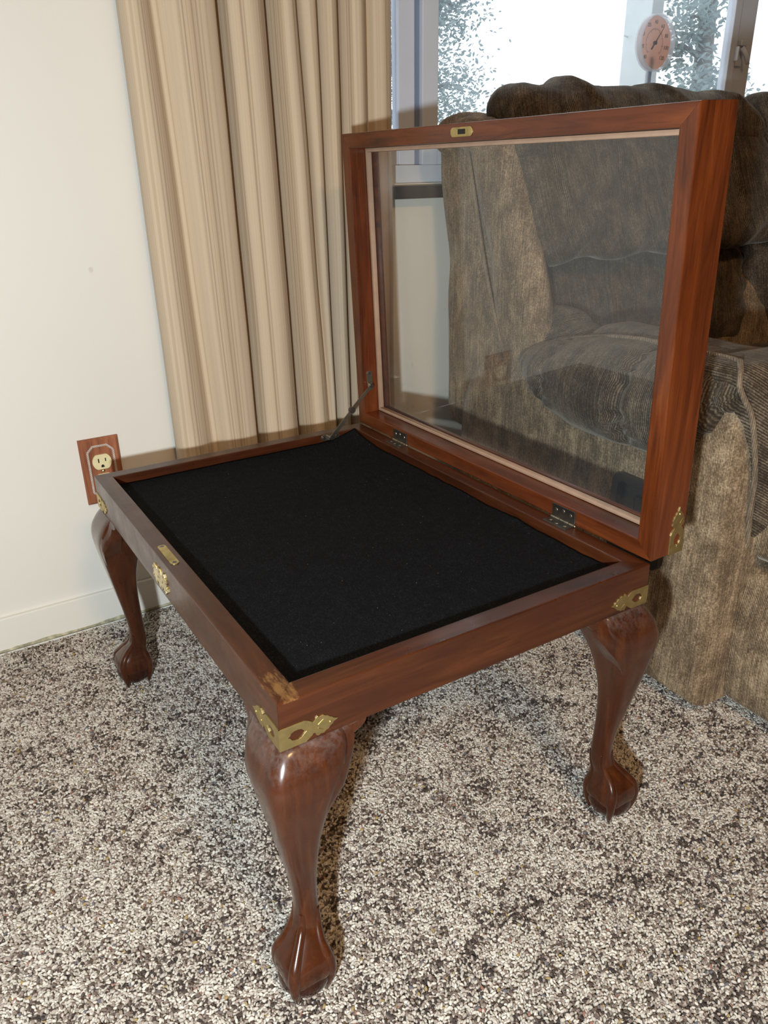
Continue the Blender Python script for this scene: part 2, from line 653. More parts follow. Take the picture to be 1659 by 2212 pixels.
def fbm(p, s, o=3):
    return noise.fractal(Vector(p) * s, 1.0, 2.0, o)


# ------------------------------------------------------------------ the setting
XL, XR, YB, YF, ZC = -2.3, 3.7, 0.924, -3.0, 2.42
WX0, WX1, WZ0, WZ1 = 0.70, 3.25, 0.812, 2.15     # window opening
bm = new(); add_box(bm, XL - .1, XR + .1, YF - .1, YB + .14, -0.10, -0.004)
struct('floor', bm, M['floor'])
bm = new(); add_box(bm, XL - .1, XR + .1, YF - .1, YB + .14, ZC, ZC + .1)
struct('ceiling', bm, M['ceiling'])
bm = new()
add_box(bm, XL, WX0, YB, YB + .12, -0.004, ZC)
add_box(bm, WX1, XR, YB, YB + .12, -0.004, ZC)
add_box(bm, WX0, WX1, YB, YB + .12, -0.004, WZ0)
add_box(bm, WX0, WX1, YB, YB + .12, WZ1, ZC)
struct('wall_back', bm, M['wall'])
for nm, a in (('unseen_wall_left', (XL - .1, XL, YF, YB)), ('unseen_wall_right', (XR, XR + .1, YF, YB)), ('unseen_wall_front', (XL, XR, YF - .1, YF))):
    bm = new(); add_box(bm, *a, -0.004, ZC)
    struct(nm, bm, M['wall_unseen'])
# baseboard with a slightly eased top, a shadow line above and a lumpy caulk line at the carpet
bm = new()
add_box(bm, XL, XR, YB - .009, YB - .0005, -0.004, 0.0735, 0.0022, 2)
struct('baseboard_back', bm, M['base'])
bm = new()
rows = []
for k in range(260):
    x = -0.6 + k * 0.008
    w = 0.0018 + 0.0030 * noise.noise(Vector((x * 14, 0, 0))) + 0.0015 * noise.noise(Vector((x * 60, 3, 0)))
    w = max(w, 0.0012)
    rows.append([(x, YB - .0095, 0.002), (x, YB - .0095 - w * .5, 0.004), (x, YB - .0102, 0.006 + w * 1.7), (x, YB - .0088, 0.006 + w * 1.7)])
add_loft(bm, rows)
struct('trim_1', bm, M['caulk'], smooth=True)

# window
win = new()
yf0, yf1 = 0.945, 0.99
add_box(win, WX0, WX0 + .022, yf0, 1.03, WZ0, WZ1)
add_box(win, WX1 - .05, WX1, yf0, 1.03, WZ0, WZ1)
add_box(win, WX0 + .022, WX1 - .05, yf0, 1.03, WZ1 - .05, WZ1)
add_box(win, WX0 + .022, WX1 - .05, yf0 + .004, 1.03, WZ0, WZ0 + .035)
W1 = struct('window_1', win, M['vinyl'])
W1['kind'] = 'structure'


def sash(x0, x1, y0, y1, wl, wr, zb=WZ0 + .035, zt=WZ1 - .05):
    b = new()
    add_box(b, x0, x0 + wl, y0, y1, zb, zt, .002)
    add_box(b, x1 - wr, x1, y0, y1, zb, zt, .002)
    add_box(b, x0 + wl, x1 - wr, y0 + .002, y1 - .002, zb, zb + .042, .002)
    add_box(b, x0 + wl, x1 - wr, y0 + .002, y1 - .002, zt - .04, zt, .002)
    s = finish('sash', b, M['vinyl'], W1)
    g = new()
    ym = (y0 + y1) / 2
    add_box(g, x0 + wl - .004, x1 - wr + .004, ym - .002, ym + .002, zb + .038, zt - .036)
    finish('glass_pane', g, M['window_glass'], s)
    return s


sash(WX0 + .022, 0.808, 0.972, 0.998, .020, .040)
sash(0.818, 1.815, 0.958, 0.984, .040, .026)
sash(1.822, 2.60, 0.972, 0.998, .075, .045)
sash(2.60, WX1 - .05, 0.972, 0.998, .045, .04)
bm = new()
add_box(bm, 0.8075, 0.8185, 0.970, 0.976, WZ0 + .035, WZ1 - .05)
add_box(bm, 1.806, 1.824, 0.9845, 0.992, WZ0 + .035, WZ1 - .05)
finish('track', bm, M['vinyl_groove'], W1)
# latch on the meeting stile
bm = new()
add_box(bm, 1.824, 1.850, 0.962, 0.972, 1.075, 1.135, .003)
add_box(bm, 1.824, 1.850, 0.952, 0.966, 1.121, 1.134, .002)
la = finish('latch', bm, M['vinyl'], W1)
bm = new()
add_tube(bm, [(1.830, 0.955, 1.116), (1.841, 0.946, 1.098), (1.850, 0.944, 1.079)], [.0075, .006, .0045], 10)
add_box(bm, 1.806, 1.811, 0.945, 0.958, 1.085, 1.118, .0015)
finish('lever', bm, M['vinyl'], la, smooth=True)
bm = new()
add_box(bm, WX0 - .02, WX1 + .03, 0.893, 0.9225, 0.783, 0.8085, .003)
finish('sill', bm, M['sill'], W1)

# ------------------------------------------------------------------ carpet pile (stuff, geometry nodes)


def build_carpet():
    sp = 0.0034
    xs = np.arange(-1.15, 1.75, sp)
    ys = np.arange(-0.95, YB - 0.012, sp * 0.86)
    X, Y = np.meshgrid(xs, ys)
    X = X + (np.arange(len(ys)) % 2)[:, None] * sp / 2
    n = X.size
    X = X.ravel() + rng.normal(0, sp * 0.20, n)
    Y = Y.ravel() + rng.normal(0, sp * 0.20, n)
    Y = np.minimum(Y, YB - 0.0125)
    # low-frequency random fields by bilinear value noise

    def vnoise(x, y, s, seed):
        r = np.random.default_rng(seed)
        g = r.random((512, 512))
        u = (x + 3) * s
        v = (y + 3) * s
        i = np.floor(u).astype(int); j = np.floor(v).astype(int)
        a = u - i; b = v - j
        a = a * a * (3 - 2 * a); b = b * b * (3 - 2 * b)
        i %= 511; j %= 511
        return (g[i, j] * (1 - a) + g[i + 1, j] * a) * (1 - b) + (g[i, j + 1] * (1 - a) + g[i + 1, j + 1] * a) * b
    f1 = vnoise(X, Y, 22, 1)
    f2 = vnoise(X + .3 * Y, Y, 60, 2)
    f3 = vnoise(X, Y, 7, 3)
    f4 = vnoise(X * .8, Y * 1.5, 150, 4)
    t = 0.50 * rng.random(n) + 0.12 * f1 + 0.20 * f2 + 0.05 * f3 + 0.27 * f4
    # rank-normalise
    rk = np.argsort(np.argsort(t)) / n
    pal = np.array([[0.032, 0.021, 0.018], [0.080, 0.053, 0.043], [0.20, 0.148, 0.122], [0.38, 0.308, 0.265],
                    [0.54, 0.485, 0.425], [0.68, 0.63, 0.56], [0.79, 0.75, 0.68]])
    pos = np.array([0.0, 0.075, 0.17, 0.30, 0.46, 0.70, 1.0])
    col = np.stack([np.interp(rk, pos, pal[:, k]) for k in range(3)], 1)
    col *= rng.uniform(0.86, 1.12, (n, 1))
    odd = rng.random(n)
    fl = odd < 0.006
    col[fl] = np.array([0.40, 0.29, 0.12])
    fl = (odd > 0.010) & (odd < 0.013)
    col[fl] = np.array([0.34, 0.17, 0.12])
    fl = (odd > 0.016) & (odd < 0.024)
    col[fl] = np.array([0.15, 0.15, 0.18])
    Z = rng.uniform(-0.0030, 0.0005, n)
    rot = np.stack([rng.normal(0, 0.4, n), rng.normal(0, 0.55, n), 0.35 + rng.normal(0, 0.9, n)], 1)
    s = rng.uniform(0.8, 1.2, n)[:, None]
    scl = np.array([[0.0027, 0.00145, 0.0019]]) * s
    me = bpy.data.meshes.new('carpet_pile')
    me.vertices.add(n)
    me.vertices.foreach_set('co', np.stack([X, Y, Z], 1).astype(np.float32).ravel())
    for nm, d in (('col', col), ('rot', rot), ('scl', scl)):
        a = me.attributes.new(nm, 'FLOAT_VECTOR', 'POINT')
        a.data.foreach_set('vector', d.astype(np.float32).ravel())
    o = bpy.data.objects.new('carpet_pile', me)
    COL.objects.link(o)
    me.materials.append(M['carpet'])
    ng = bpy.data.node_groups.new('pile', 'GeometryNodeTree')
    ng.interface.new_socket('Geometry', in_out='INPUT', socket_type='NodeSocketGeometry')
    ng.interface.new_socket('Geometry', in_out='OUTPUT', socket_type='NodeSocketGeometry')
    N = ng.nodes
    gi = N.new('NodeGroupInput'); go = N.new('NodeGroupOutput')
    ic = N.new('GeometryNodeMeshIcoSphere'); ic.inputs['Subdivisions'].default_value = 2
    ic.inputs['Radius'].default_value = 1.0
    sm = N.new('GeometryNodeSetShadeSmooth')
    mt = N.new('GeometryNodeSetMaterial'); mt.inputs['Material'].default_value = M['carpet']
    ip = N.new('GeometryNodeInstanceOnPoints')
    ng.links.new(ic.outputs[0], sm.inputs[0])
    ng.links.new(sm.outputs[0], mt.inputs[0])
    ng.links.new(gi.outputs[0], ip.inputs['Points'])
    ng.links.new(mt.outputs[0], ip.inputs['Instance'])
    for nm, sk in (('rot', 'Rotation'), ('scl', 'Scale')):
        na = N.new('GeometryNodeInputNamedAttribute')
        na.data_type = 'FLOAT_VECTOR'
        na.inputs['Name'].default_value = nm
        ng.links.new(na.outputs['Attribute'], ip.inputs[sk])
    ng.links.new(ip.outputs[0], go.inputs[0])
    md = o.modifiers.new('pile', 'NODES')
    md.node_group = ng
    tag(o, 'speckled cream, grey and brown loop-pile carpet covering the floor', 'carpet', kind='stuff')


build_carpet()

# ------------------------------------------------------------------ display table
TW, TL_, TH, RH, RW = 0.4962, 0.70, 0.3955, 0.0553, 0.0245
T = thing('display_table', 'mahogany display table with open glazed lid, black felt tray and claw-and-ball feet', 'table', (TW / 2, TL_ / 2, 0))


def mitred(bm, which, a0, a1, b0, b1, w, c0, c1, mapf, bev=0.0016, gap=0.00012):
    """one rail of a rectangular frame in (a, b) with depth c; which in 'a0','a1','b0','b1'"""
    g = gap
    if which == 'a0':
        q = [(a0, b0 + g), (a0, b1 - g), (a0 + w, b1 - w - g), (a0 + w, b0 + w + g)]
    elif which == 'a1':
        q = [(a1, b0 + g), (a1, b1 - g), (a1 - w, b1 - w - g), (a1 - w, b0 + w + g)]
    elif which == 'b0':
        q = [(a0 + g, b0), (a1 - g, b0), (a1 - w - g, b0 + w), (a0 + w + g, b0 + w)]
    else:
        q = [(a0 + g, b1), (a1 - g, b1), (a1 - w - g, b1 - w), (a0 + w + g, b1 - w)]
    lo = [bm.verts.new(mapf(a, b, c0)) for a, b in q]
    hi = [bm.verts.new(mapf(a, b, c1)) for a, b in q]
    fs = [bm.faces.new(lo[::-1]), bm.faces.new(hi)]
    for i in range(4):
        j = (i + 1) % 4
        fs.append(bm.faces.new((lo[i], lo[j], hi[j], hi[i])))
    # ease only the long edges so the mitres stay tight
    es = [e for fc in fs[:2] for e in fc.edges]
    keep = []
    for e in set(es):
        i = [k for k in range(4) if e.verts[0] in (lo[k], hi[k])][0]
        j = [k for k in range(4) if e.verts[1] in (lo[k], hi[k])][0]
        if {i, j} in ({0, 1}, {2, 3}):
            keep.append(e)
    bmesh.ops.bevel(bm, geom=keep, offset=bev, segments=2, affect='EDGES', profile=0.6)


ident = lambda a, b, c: (a, b, c)
for w_, mt in (('a0', 'wood_y'), ('a1', 'wood_y'), ('b0', 'wood_x'), ('b1', 'wood_x')):
    bm = new()
    mitred(bm, w_, 0, TW, 0, TL_, RW, TH - RH, TH, ident)
    finish('case_rail', bm, M[mt], T)
bm = new()
add_box(bm, RW - .001, TW - RW + .001, RW - .001, TL_ - RW + .001, TH - .050, TH - .024)
finish('tray_bottom', bm, M['wood_y'], T)


def felt():
    b = new()
    nx, ny = 90, 120
    x0, x1, y0, y1 = RW + .0006, TW - RW - .0008, RW + .0006, TL_ - RW - .0008
    top = []
    for i in range(nx + 1):
        r = []
        for j in range(ny + 1):
            u, v = i / nx, j / ny
            x = x0 + (x1 - x0) * u
            y = y0 + (y1 - y0) * v
            z = TH - .0165 + 0.0007 * fbm((x, y, 0), 18)
            # felt curls up at the back hinge corner and ripples along the hinge rail
            d = math.hypot((x - x1) * 1.0, (y - y1) * 0.75)
            z += 0.0135 * math.exp(-(d / 0.034) ** 1.6)
            e = (x1 - x)
            if e < 0.02:
                z += (1 - e / 0.02) ** 2 * (0.0022 + 0.0030 * noise.noise(Vector((y * 16, 0, 0))) + 0.0012 * noise.noise(Vector((y * 45, 5, 0))))
            ed = min(y1 - y, 0.02)
            if ed < 0.012:
                z += (1 - ed / 0.012) ** 2 * 0.0025
            r.append((x, y, z))
        top.append(r)
    V = [[b.verts.new(p) for p in r] for r in top]
    B = [[b.verts.new((p[0], p[1], max(TH - .0235, p[2] - .0035))) for p in r] for r in top]
    for i in range(nx):
        for j in range(ny):
            b.faces.new((V[i][j], V[i + 1][j], V[i + 1][j + 1], V[i][j + 1]))
            b.faces.new((B[i][j], B[i][j + 1], B[i + 1][j + 1], B[i + 1][j]))
    for i in range(nx):
        b.faces.new((V[i][0], B[i][0], B[i + 1][0], V[i + 1][0]))
        b.faces.new((V[i][ny], V[i + 1][ny], B[i + 1][ny], B[i][ny]))
    for j in range(ny):
        b.faces.new((V[0][j], V[0][j + 1], B[0][j + 1], B[0][j]))
        b.faces.new((V[nx][j], B[nx][j], B[nx][j + 1], V[nx][j + 1]))
    return b


tag(finish('felt_lining', felt(), M['felt'], T, smooth=True), 'black felt tray lining, curled up at its back corner')

LEG = [  # z, outer-corner offset, size, superellipse power
    (.3405, .004, .066, 7), (.3397, -.001, .073, 7), (.334, -.0062, .0775, 7), (.325, -.0115, .0815, 7), (.313, -.0165, .0825, 7), (.299, -.0192, .0790, 6.6), (.284, -.0190, .0720, 6.2),
    (.266, -.0165, .0630, 5.6), (.242, -.0122, .0525, 5), (.214, -.0070, .0425, 4.2), (.184, -.0015, .0350, 3.6),
    (.154, .0040, .0295, 2.8), (.126, .0078, .0262, 2.7), (.106, .0088, .0258, 2.7), (.092, .0070, .0272, 2.7),
    (.082, .0026, .0305, 2.8), (.073, -.0050, .0370, 3.0), (.064, -.0122, .0450, 3.3), (.056, -.0178, .0530, 3.7), (.048, -.0200, .0570, 4.0), (.040, -.0203, .0580, 4.2), (.034, -.0195, .0565, 4.2), (.0305, -.0170, .0515, 3.6), (.029, -.008, .034, 2.4)]


def lerp_rows(rows, n):
    out = []
    for a in range(len(rows) - 1):
        p0, p1, p2, p3 = rows[max(a - 1, 0)], rows[a], rows[a + 1], rows[min(a + 2, len(rows) - 1)]
        for k in range(n):
            s = k / n
            out.append(tuple(0.5 * ((2 * q1) + (q2 - q0) * s + (2 * q0 - 5 * q1 + 4 * q2 - q3) * s * s + (-q0 + 3 * q1 - 3 * q2 + q3) * s ** 3)
                             for q0, q1, q2, q3 in zip(p0, p1, p2, p3)))
    out.append(rows[-1])
    return out


BALL = (.0087, .0087, .0268)


def leg_mesh():
    b = new()
    rings = []
    for z, o, s, pw in lerp_rows(LEG, 3):
        c = o + s / 2
        r = []
        for k in range(40):
            a = 2 * PI * k / 40
            ca, sa = math.cos(a), math.sin(a)
            rr = (abs(ca) ** pw + abs(sa) ** pw) ** (-1 / pw) * s / 2
            # inner back corner of the leg is rounder than the outer ridge
            r.append((c + rr * ca, c + rr * sa, z))
        rings.append(r)
    add_loft(b, rings)
    # four talons gripping the ball
    bx, by, bz = BALL
    lo_ = sorted([(z, o, sz, pw) for z, o, sz, pw in LEG])
    for ang in (225, 135, 315, 45):
        k = 1.0
        e = Vector((math.cos(math.radians(ang)), math.sin(math.radians(ang)), 0))
        prof, cen = [], []
        for z, q in ((.104, .0030), (.094, .0040), (.084, .0050), (.074, .0058), (.065, .0064), (.056, .0070), (.047, .0072)):
            for a0, a1 in zip(lo_, lo_[1:]):
                if a0[0] <= z <= a1[0]:
                    w = (z - a0[0]) / (a1[0] - a0[0])
                    o, sz, pw = (a0[m] + (a1[m] - a0[m]) * w for m in (1, 2, 3))
                    break
            prof.append((sz / 2 * 1.4142 * 2 ** (-1 / pw) - q * .55, z, q))
            cen.append(o + sz / 2)
        rl_ = prof[-1][0]
        for r, z, q in ((rl_ + .0008, .038, .0068), (rl_ + .0003, .028, .0059), (rl_ - .0014, .018, .0048), (rl_ - .0036, .0085, .0032), (rl_ - .0050, .0015, .0013)):
            prof.append((r, z, q))
            cen.append(bx)
        pts = [Vector((c_, c_, 0)) + e * r + Vector((0, 0, z)) for (r, z, _), c_ in zip(prof, cen)]
        pp = smooth_path(pts, 3)
        rad = []
        for i in range(len(pp)):
            q = i / 3
            i0 = min(int(q), len(prof) - 2)
            rad.append(prof[i0][2] + (prof[i0 + 1][2] - prof[i0][2]) * (q - i0))
        add_tube(b, pp, rad, 12)
    return b


def ball_mesh():
    b = new()
    add_ball(b, BALL, (.0302, .0302, .0268), 32, 20)
    return b


def bracket_mesh(flip):
    """knee bracket beside the leg under the rail, stepped scroll profile; runs along +x (or +y when flip)"""
    b = new()
    prof = [(.028, .208), (.032, .230), (.037, .248), (.043, .262), (.050, .274), (.057, .284), (.064, .2935), (.070, .3025), (.0750, .3125), (.0775, .3215),
            (.0780, .3285), (.0820, .3290), (.0865, .3302), (.0910, .3332), (.0935, .3372), (.0940, .3400)]
    rings = []
    zt = TH - RH - .0003
    lo = sorted([(z, o) for z, o, _, _ in LEG])
    for u, zb in prof:
        k = min(max((u - .056) / .038, 0), 1)
        zb = min(zb, zt - .0004)
        pts = []
        for q in (0, .04, .12, .25, .4, .55, .7, .85, .95, 1.0):
            z = zt - (zt - zb) * q
            for (z0, o0), (z1, o1) in zip(lo, lo[1:]):
                if z0 <= z <= z1:
                    o = o0 + (o1 - o0) * (z - z0) / (z1 - z0)
                    break
            out = (o + .0004) * (1 - k) ** 1.3 + .0010
            if q > .9:
                out += .0016 * (q - .9) * 10
            pts.append((out, z))
        pts += [(.012, zb), (.012, zt)]
        rings.append([(u, y, z) if not flip else (y, u, z) for y, z in pts])
    add_loft(b, rings)
    return b


lm0, bmesh0, kb0, kb1 = leg_mesh(), ball_mesh(), bracket_mesh(False), bracket_mesh(True)
for px, py, ang in ((0, 0, 0), (TW, 0, 90), (TW, TL_, 180), (0, TL_, 270)):
    mat = Matrix.Translation((px, py, 0)) @ Matrix.Rotation(math.radians(ang), 4, 'Z')
    b = lm0.copy(); b.transform(mat)
    lg = finish('leg', b, M['leg'], T, smooth=True, autosmooth=50)
    b = bmesh0.copy(); b.transform(mat)
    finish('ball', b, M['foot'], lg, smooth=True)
    for kb in (kb0, kb1):
        b = kb.copy(); b.transform(mat)
        finish('knee_bracket', b, M['leg'], lg, smooth=True, autosmooth=35)

# brass corner brackets -------------------------------------------------
BR_OUT = [(0, 0), (.027, 0), (.0305, .0025), (.0335, .0045), (.0352, .0065), (.0372, .0062), (.0385, .0030), (.0405, .0015), (.0425, .0030),
          (.0462, .0025), (.0490, .0048), (.0515, .0052), (.0535, .0078), (.0560, .0092), (.0575, .0112), (.0620, .0130),
          (.0575, .0148), (.0560, .0168), (.0535, .0182), (.0515, .0205), (.0490, .0212), (.0465, .0232), (.0425, .0225), (.0405, .0240), (.0385, .0225),
          (.0372, .0195), (.0352, .0190), (.0335, .0208), (.0305, .0230), (.027, .0245), (0, .0245)]
BR_HOLE = [(.0085, .0122), (.0110, .0135), (.0125, .0165), (.0160, .0178), (.0200, .0180), (.0235, .0168), (.0255, .0145), (.0285, .0122),
           (.0255, .0100), (.0235, .0077), (.0200, .0064), (.0160, .0066), (.0125, .0080), (.0110, .0110)]


def corner_bracket(parent, corner, ud1, ud2, n1, n2, vdir, mat='brass'):
    """L-shaped pierced brass corner: legs along ud1 (face normal n1) and ud2 (face normal n2), height along vdir"""
    b = new()
    C, u1, u2, n1, n2, vd = (Vector(q) for q in (corner, ud1, ud2, n1, n2, vdir))
    t = .0011
    for u, n in ((u1, n1), (u2, n2)):
        add_plate(b, [BR_OUT, BR_HOLE], t, lambda a, v, w, u=u, n=n: C + u * (a - t * 0.9) + vd * v + n * (w - .0001))
        add_ball(b, C + u * .0525 + vd * .0124 + n * t, .0014, 10, 6)
        # chased veins on the finial
        for s in (-1, 1):
            add_tube(b, [C + u * .0395 + vd * (.0124 + s * .002) + n * t, C + u * .0455 + vd * (.0124 + s * .0062) + n * t], [.0006, .0003], 6)
    return finish('corner_bracket', b, M[mat], parent, smooth=False)


zb = TH - RH + .0016
for (cx, cy, sx, sy) in ((0, 0, 1, 1), (TW, 0, -1, 1), (0, TL_, 1, -1), (TW, TL_, -1, -1)):
    corner_bracket(T, (cx, cy, zb), (sx, 0, 0), (0, sy, 0), (0, -sy, 0), (-sx, 0, 0), (0, 0, 1))

# lock plate on the rim, escutcheon on the face ------------------------------


def rounded(a, b, r, n=6):
    out = []
    for cx, cy, st in ((a - r, b - r, 0), (-a + r, b - r, 90), (-a + r, -b + r, 180), (a - r, -b + r, 270)):
        for k in range(n + 1):
            q = math.radians(st + 90 * k / n)
            out.append((cx + r * math.cos(q), cy + r * math.sin(q)))
    return out


bm = new()
add_plate(bm, [rounded(.031, .0052, .0045)], .0012, lambda a, v, w: (.0118 + v, .353 + a, TH - .0004 + w))
lp = finish('lock_plate', bm, M['brass'], T)
for s in (-1, 1):
    bm = new()
    add_cyl(bm, (.0118, .353 + s * .026, TH + .0005), (0, 0, 1), .0027, .0006, 14)
    finish('screw', bm, M['steel_dark'], lp)


def escutcheon():
    b = new()
    half = [(0, .0120), (.004, .0155), (.007, .0120), (.0085, .0085), (.0115, .0090), (.0130, .0125), (.0165, .0155), (.0205, .0145), (.0225, .0110),
            (.0215, .0085), (.0245, .0075), (.0275, .0090), (.0300, .0065), (.0290, .0030), (.0260, .0022), (.0265, 0)]
    top = half
    bot = [(a, -v * 0.95) for a, v in half[::-1]]
    right = top + bot[1:]
    left = [(-a, v) for a, v in right[::-1]]
    poly = right + left[1:-1]
    key = [(.0012 * math.cos(k * PI / 6) * 1.3, .002 + .0016 * math.sin(k * PI / 6)) for k in range(0, 7)] + [(-.0009, -.004), (.0009, -.004)]
    mp = lambda a, v, w: (-w + .0003, .359 + a, .3625 + v)
    add_plate(b, [poly, key], .0016, mp)
    for a, v, r in ((.0165, .0105, .0030), (-.0165, .0105, .0030), (.0165, -.0105, .0030), (-.0165, -.0105, .0030), (.0265, .0050, .0024), (-.0265, .0050, .0024),
                    (.0265, -.0050, .0024), (-.0265, -.0050, .0024), (0, .0115, .0032), (0, -.0115, .0032), (.009, 0, .0035), (-.009, 0, .0035)):
        add_ball(b, mp(a, v, .0014), (.0012, r, r), 12, 8)
    return b


finish('escutcheon', escutcheon(), M['brass_bright'], T, smooth=True, autosmooth=40)

# hinges ------------------------------------------------------------------
TILT = math.radians(-2.067)
HZ = TH + .0022
LM = Matrix.Translation((TW, 0, HZ)) @ Matrix.Rotation(TILT, 4, 'Y')


def lidp(y, b, c):
    """lid frame coordinates: y along the hinge, b up the lid, c through its depth"""
    return LM @ Vector((c, y, b))


for y0 in (0.127, 0.534):
    b = new()
    # leaf let into the rail top
    vs = [(TW - .0185, y0), (TW - .001, y0), (TW - .001, y0 + .043), (TW - .0185, y0 + .043)]
    add_box(b, TW - .0185, TW - .0015, y0, y0 + .043, TH - .0008, TH + .0011, .0003, 1)
    # leaf on the lid rim
    q = new()
    add_box(q, -.0013, .0004, y0, y0 + .043, .0016, .0195, .0003, 1)
    q.transform(LM)
    tmp = bpy.data.meshes.new('tmp'); q.to_mesh(tmp); q.free(); b.from_mesh(tmp); bpy.data.meshes.remove(tmp)
    h = finish('hinge', b, M['steel_dark'], T)
    b = new()
    for k in range(5):
        a = y0 + k * .0086
        add_cyl(b, (TW - .0020, a + .0003, HZ - .0004), (0, 1, 0), .0024 if k % 2 else .0021, .0080, 14)
    add_ball(b, (TW - .0020, y0 - .0012, HZ - .0004), .0019, 10, 8)
    finish('knuckle', b, M['steel'], h, smooth=True, autosmooth=40)
    for k in range(3):
        b = new()
        yy = y0 + .008 + k * .0135
        add_cyl(b, (TW - .0105 - (.002 if k == 1 else 0), yy, TH + .0009), (0, 0, 1), .0027, .0007, 14, .0022)
        finish('screw', b, M['steel'], h)
        b = new()
        n = LM.to_3x3() @ Vector((-1, 0, 0))
        add_cyl(b, lidp(yy, .0115 + (.002 if k == 1 else 0), -.0012), n, .0027, .0007, 14, .0022)
        finish('screw', b, M['steel'], h)

# lid ---------------------------------------------------------------------
LB, LD, LW = 0.4965, 0.057, 0.0225
bm = new()
mpl = lambda a, b, c: lidp(a, b, c)
for w_ in ('a0', 'a1', 'b0', 'b1'):
    n0 = len(bm.faces)
    mitred(bm, w_, 0, TL_, 0.0, LB, LW, 0.0, LD, mpl)
    for fc in bm.faces:
        if fc.index == -1 or fc.index >= 0:
            pass
bm.faces.ensure_lookup_table()
for fc in bm.faces:
    c = LM.inverted() @ fc.calc_center_median()
    fc.material_index = 0 if (c.z < LW * 1.01 or c.z > LB - LW * 1.01) and LW * .5 < c.y < TL_ - LW * .5 else 1
lid = finish('lid', bm, [M['lid_y'], M['lid_z']], T)
tag(lid, 'raised mahogany lid frame holding a glass pane')
GD = 0.0395
bm = new()
g = .004
q = new(); add_box(q, GD, GD + .003, LW - g, TL_ - LW + g, LW - g, LB - LW + g); q.transform(LM)
finish('glass_pane', q, M['glass'], lid)
for w_ in ('a0', 'a1', 'b0', 'b1'):
    bm = new()
    mitred(bm, w_, LW + .0003, TL_ - LW - .0003, LW + .0003, LB - LW - .0003, .0066, GD - .010, GD - .0002, mpl, .0028)
    finish('glass_bead', bm, M['bead'], lid, smooth=True, autosmooth=50)
    bm = new()
    mitred(bm, w_, LW + .0003, TL_ - LW - .0003, LW + .0003, LB - LW - .0003, .0066, GD + .0032, GD + .011, mpl, .0028)
    finish('glass_bead', bm, M['lid_y'], lid, smooth=True, autosmooth=50)
R3 = LM.to_3x3()
for (y, sy) in ((0, 1), (TL_, -1)):
    for (b_, sb) in ((0.0, 1),):
        # legs: up the side face (normal -y) and along the bottom / top edge face
        corner_bracket(lid, lidp(y, b_, LD - .0015), R3 @ Vector((0, 0, sb)), (0, sy, 0), (0, -sy, 0), R3 @ Vector((0, 0, -sb)), R3 @ Vector((-1, 0, 0)))
bm = new()
add_plate(bm, [rounded(.0235, .0056, .005), [(-.009, -.003), (.009, -.003), (.009, .0036), (-.009, .0036)]], .0012, lambda a, v, w: lidp(.373 + a, LB - .0108 + v, .0004 - w))
lt = finish('strike_plate', bm, M['brass'], lid)
bm = new()
add_plate(bm, [[(-.009, -.003), (.009, -.003), (.009, .0036), (-.009, .0036)]], .0004, lambda a, v, w: lidp(.373 + a, LB - .0108 + v, .0001 - w))
finish('slot', bm, M['black'], lt)

# lid stay -----------------------------------------------------------------
ys = TL_ - RW
b = new()
yi = ys - .0006


def strap(bm, p, q, w, t, y):
    p, q = Vector(p), Vector(q)
    d = (q - p).normalized()
    nrm = Vector((-d.z, 0, d.x)) * w / 2
    pts = [p + nrm, q + nrm, q - nrm, p - nrm]
    lo = [bm.verts.new((v.x, y, v.z)) for v in pts]
    hi = [bm.verts.new((v.x, y - t, v.z)) for v in pts]
    bm.faces.new(lo); bm.faces.new(hi[::-1])
    for i in range(4):
        j = (i + 1) % 4
        bm.faces.new((lo[i], lo[j], hi[j], hi[i]))


yl = TL_ - LW
strap(b, (.507, 0, .4745), (.4610, 0, .4330), .0062, .0016, ys - .0060)
stay = finish('lid_stay', b, M['steel'], T)
b = new()
strap(b, (.4640, 0, .4355), (.4160, 0, .3890), .0070, .0016, ys - .0078)
finish('link_arm', b, M['steel'], stay)
b = new()
add_plate(b, [rounded(.0055, .0185, .005)], .0016, lambda a, v, w: lidp(yl + .0003 - w, .083 + v, .0140 + a))
add_box(b, .5000, .5100, yl - .0070, yl - .0010, .4690, .4790, .001)
finish('stay_bracket', b, M['steel'], stay)
b = new()
add_plate(b, [rounded(.0185, .0055, .005)], .0016, lambda a, v, w: (.4190 + a, ys + .0003 - w, .3890 + v))
add_box(b, .4120, .4240, ys - .0070, ys - .0010, .3845, .3935, .001)
finish('stay_bracket', b, M['steel'], stay)
for p, r_, h_ in (((.4625, ys - .0045, .4343), .0058, .0062), ((.506, ys - .0045, .4738), .0036, .0050), ((.4172, ys - .0055, .3897), .0040, .0050),
                  ((.4055, ys - .0012, .389), .0028, .0010), ((.4325, ys - .0012, .389), .0028, .0010),
                  (lidp(yl - .0012, .069, .0140), .0028, .0010), (lidp(yl - .0012, .097, .0140), .0028, .0010)):
    b = new()
    add_cyl(b, p, (0, -1, 0), r_, h_, 18)
    finish('rivet', b, M['steel_dark'], stay, smooth=True, autosmooth=40)

# ------------------------------------------------------------------ sofa
SA = math.radians(-3.4)
SLOC = (0.747, 0.074, 0.0)
S = thing('recliner_sofa', 'brown ribbed-velour reclining sofa with puffy arms, beside the display table under the window', 'sofa', SLOC, SA)
FB, FS, FP = M['fab'], M['fab_shaded'], M['fab_piping']
FBY = FB



def interp(tab, x):
    if x <= tab[0][0]:
        return tab[0][1:]
    for a, b in zip(tab, tab[1:]):
        if x <= b[0]:
            k = (x - a[0]) / (b[0] - a[0])
            k = k * k * (3 - 2 * k)
            return tuple(p + (q - p) * k for p, q in zip(a[1:], b[1:]))
    return tab[-1][1:]


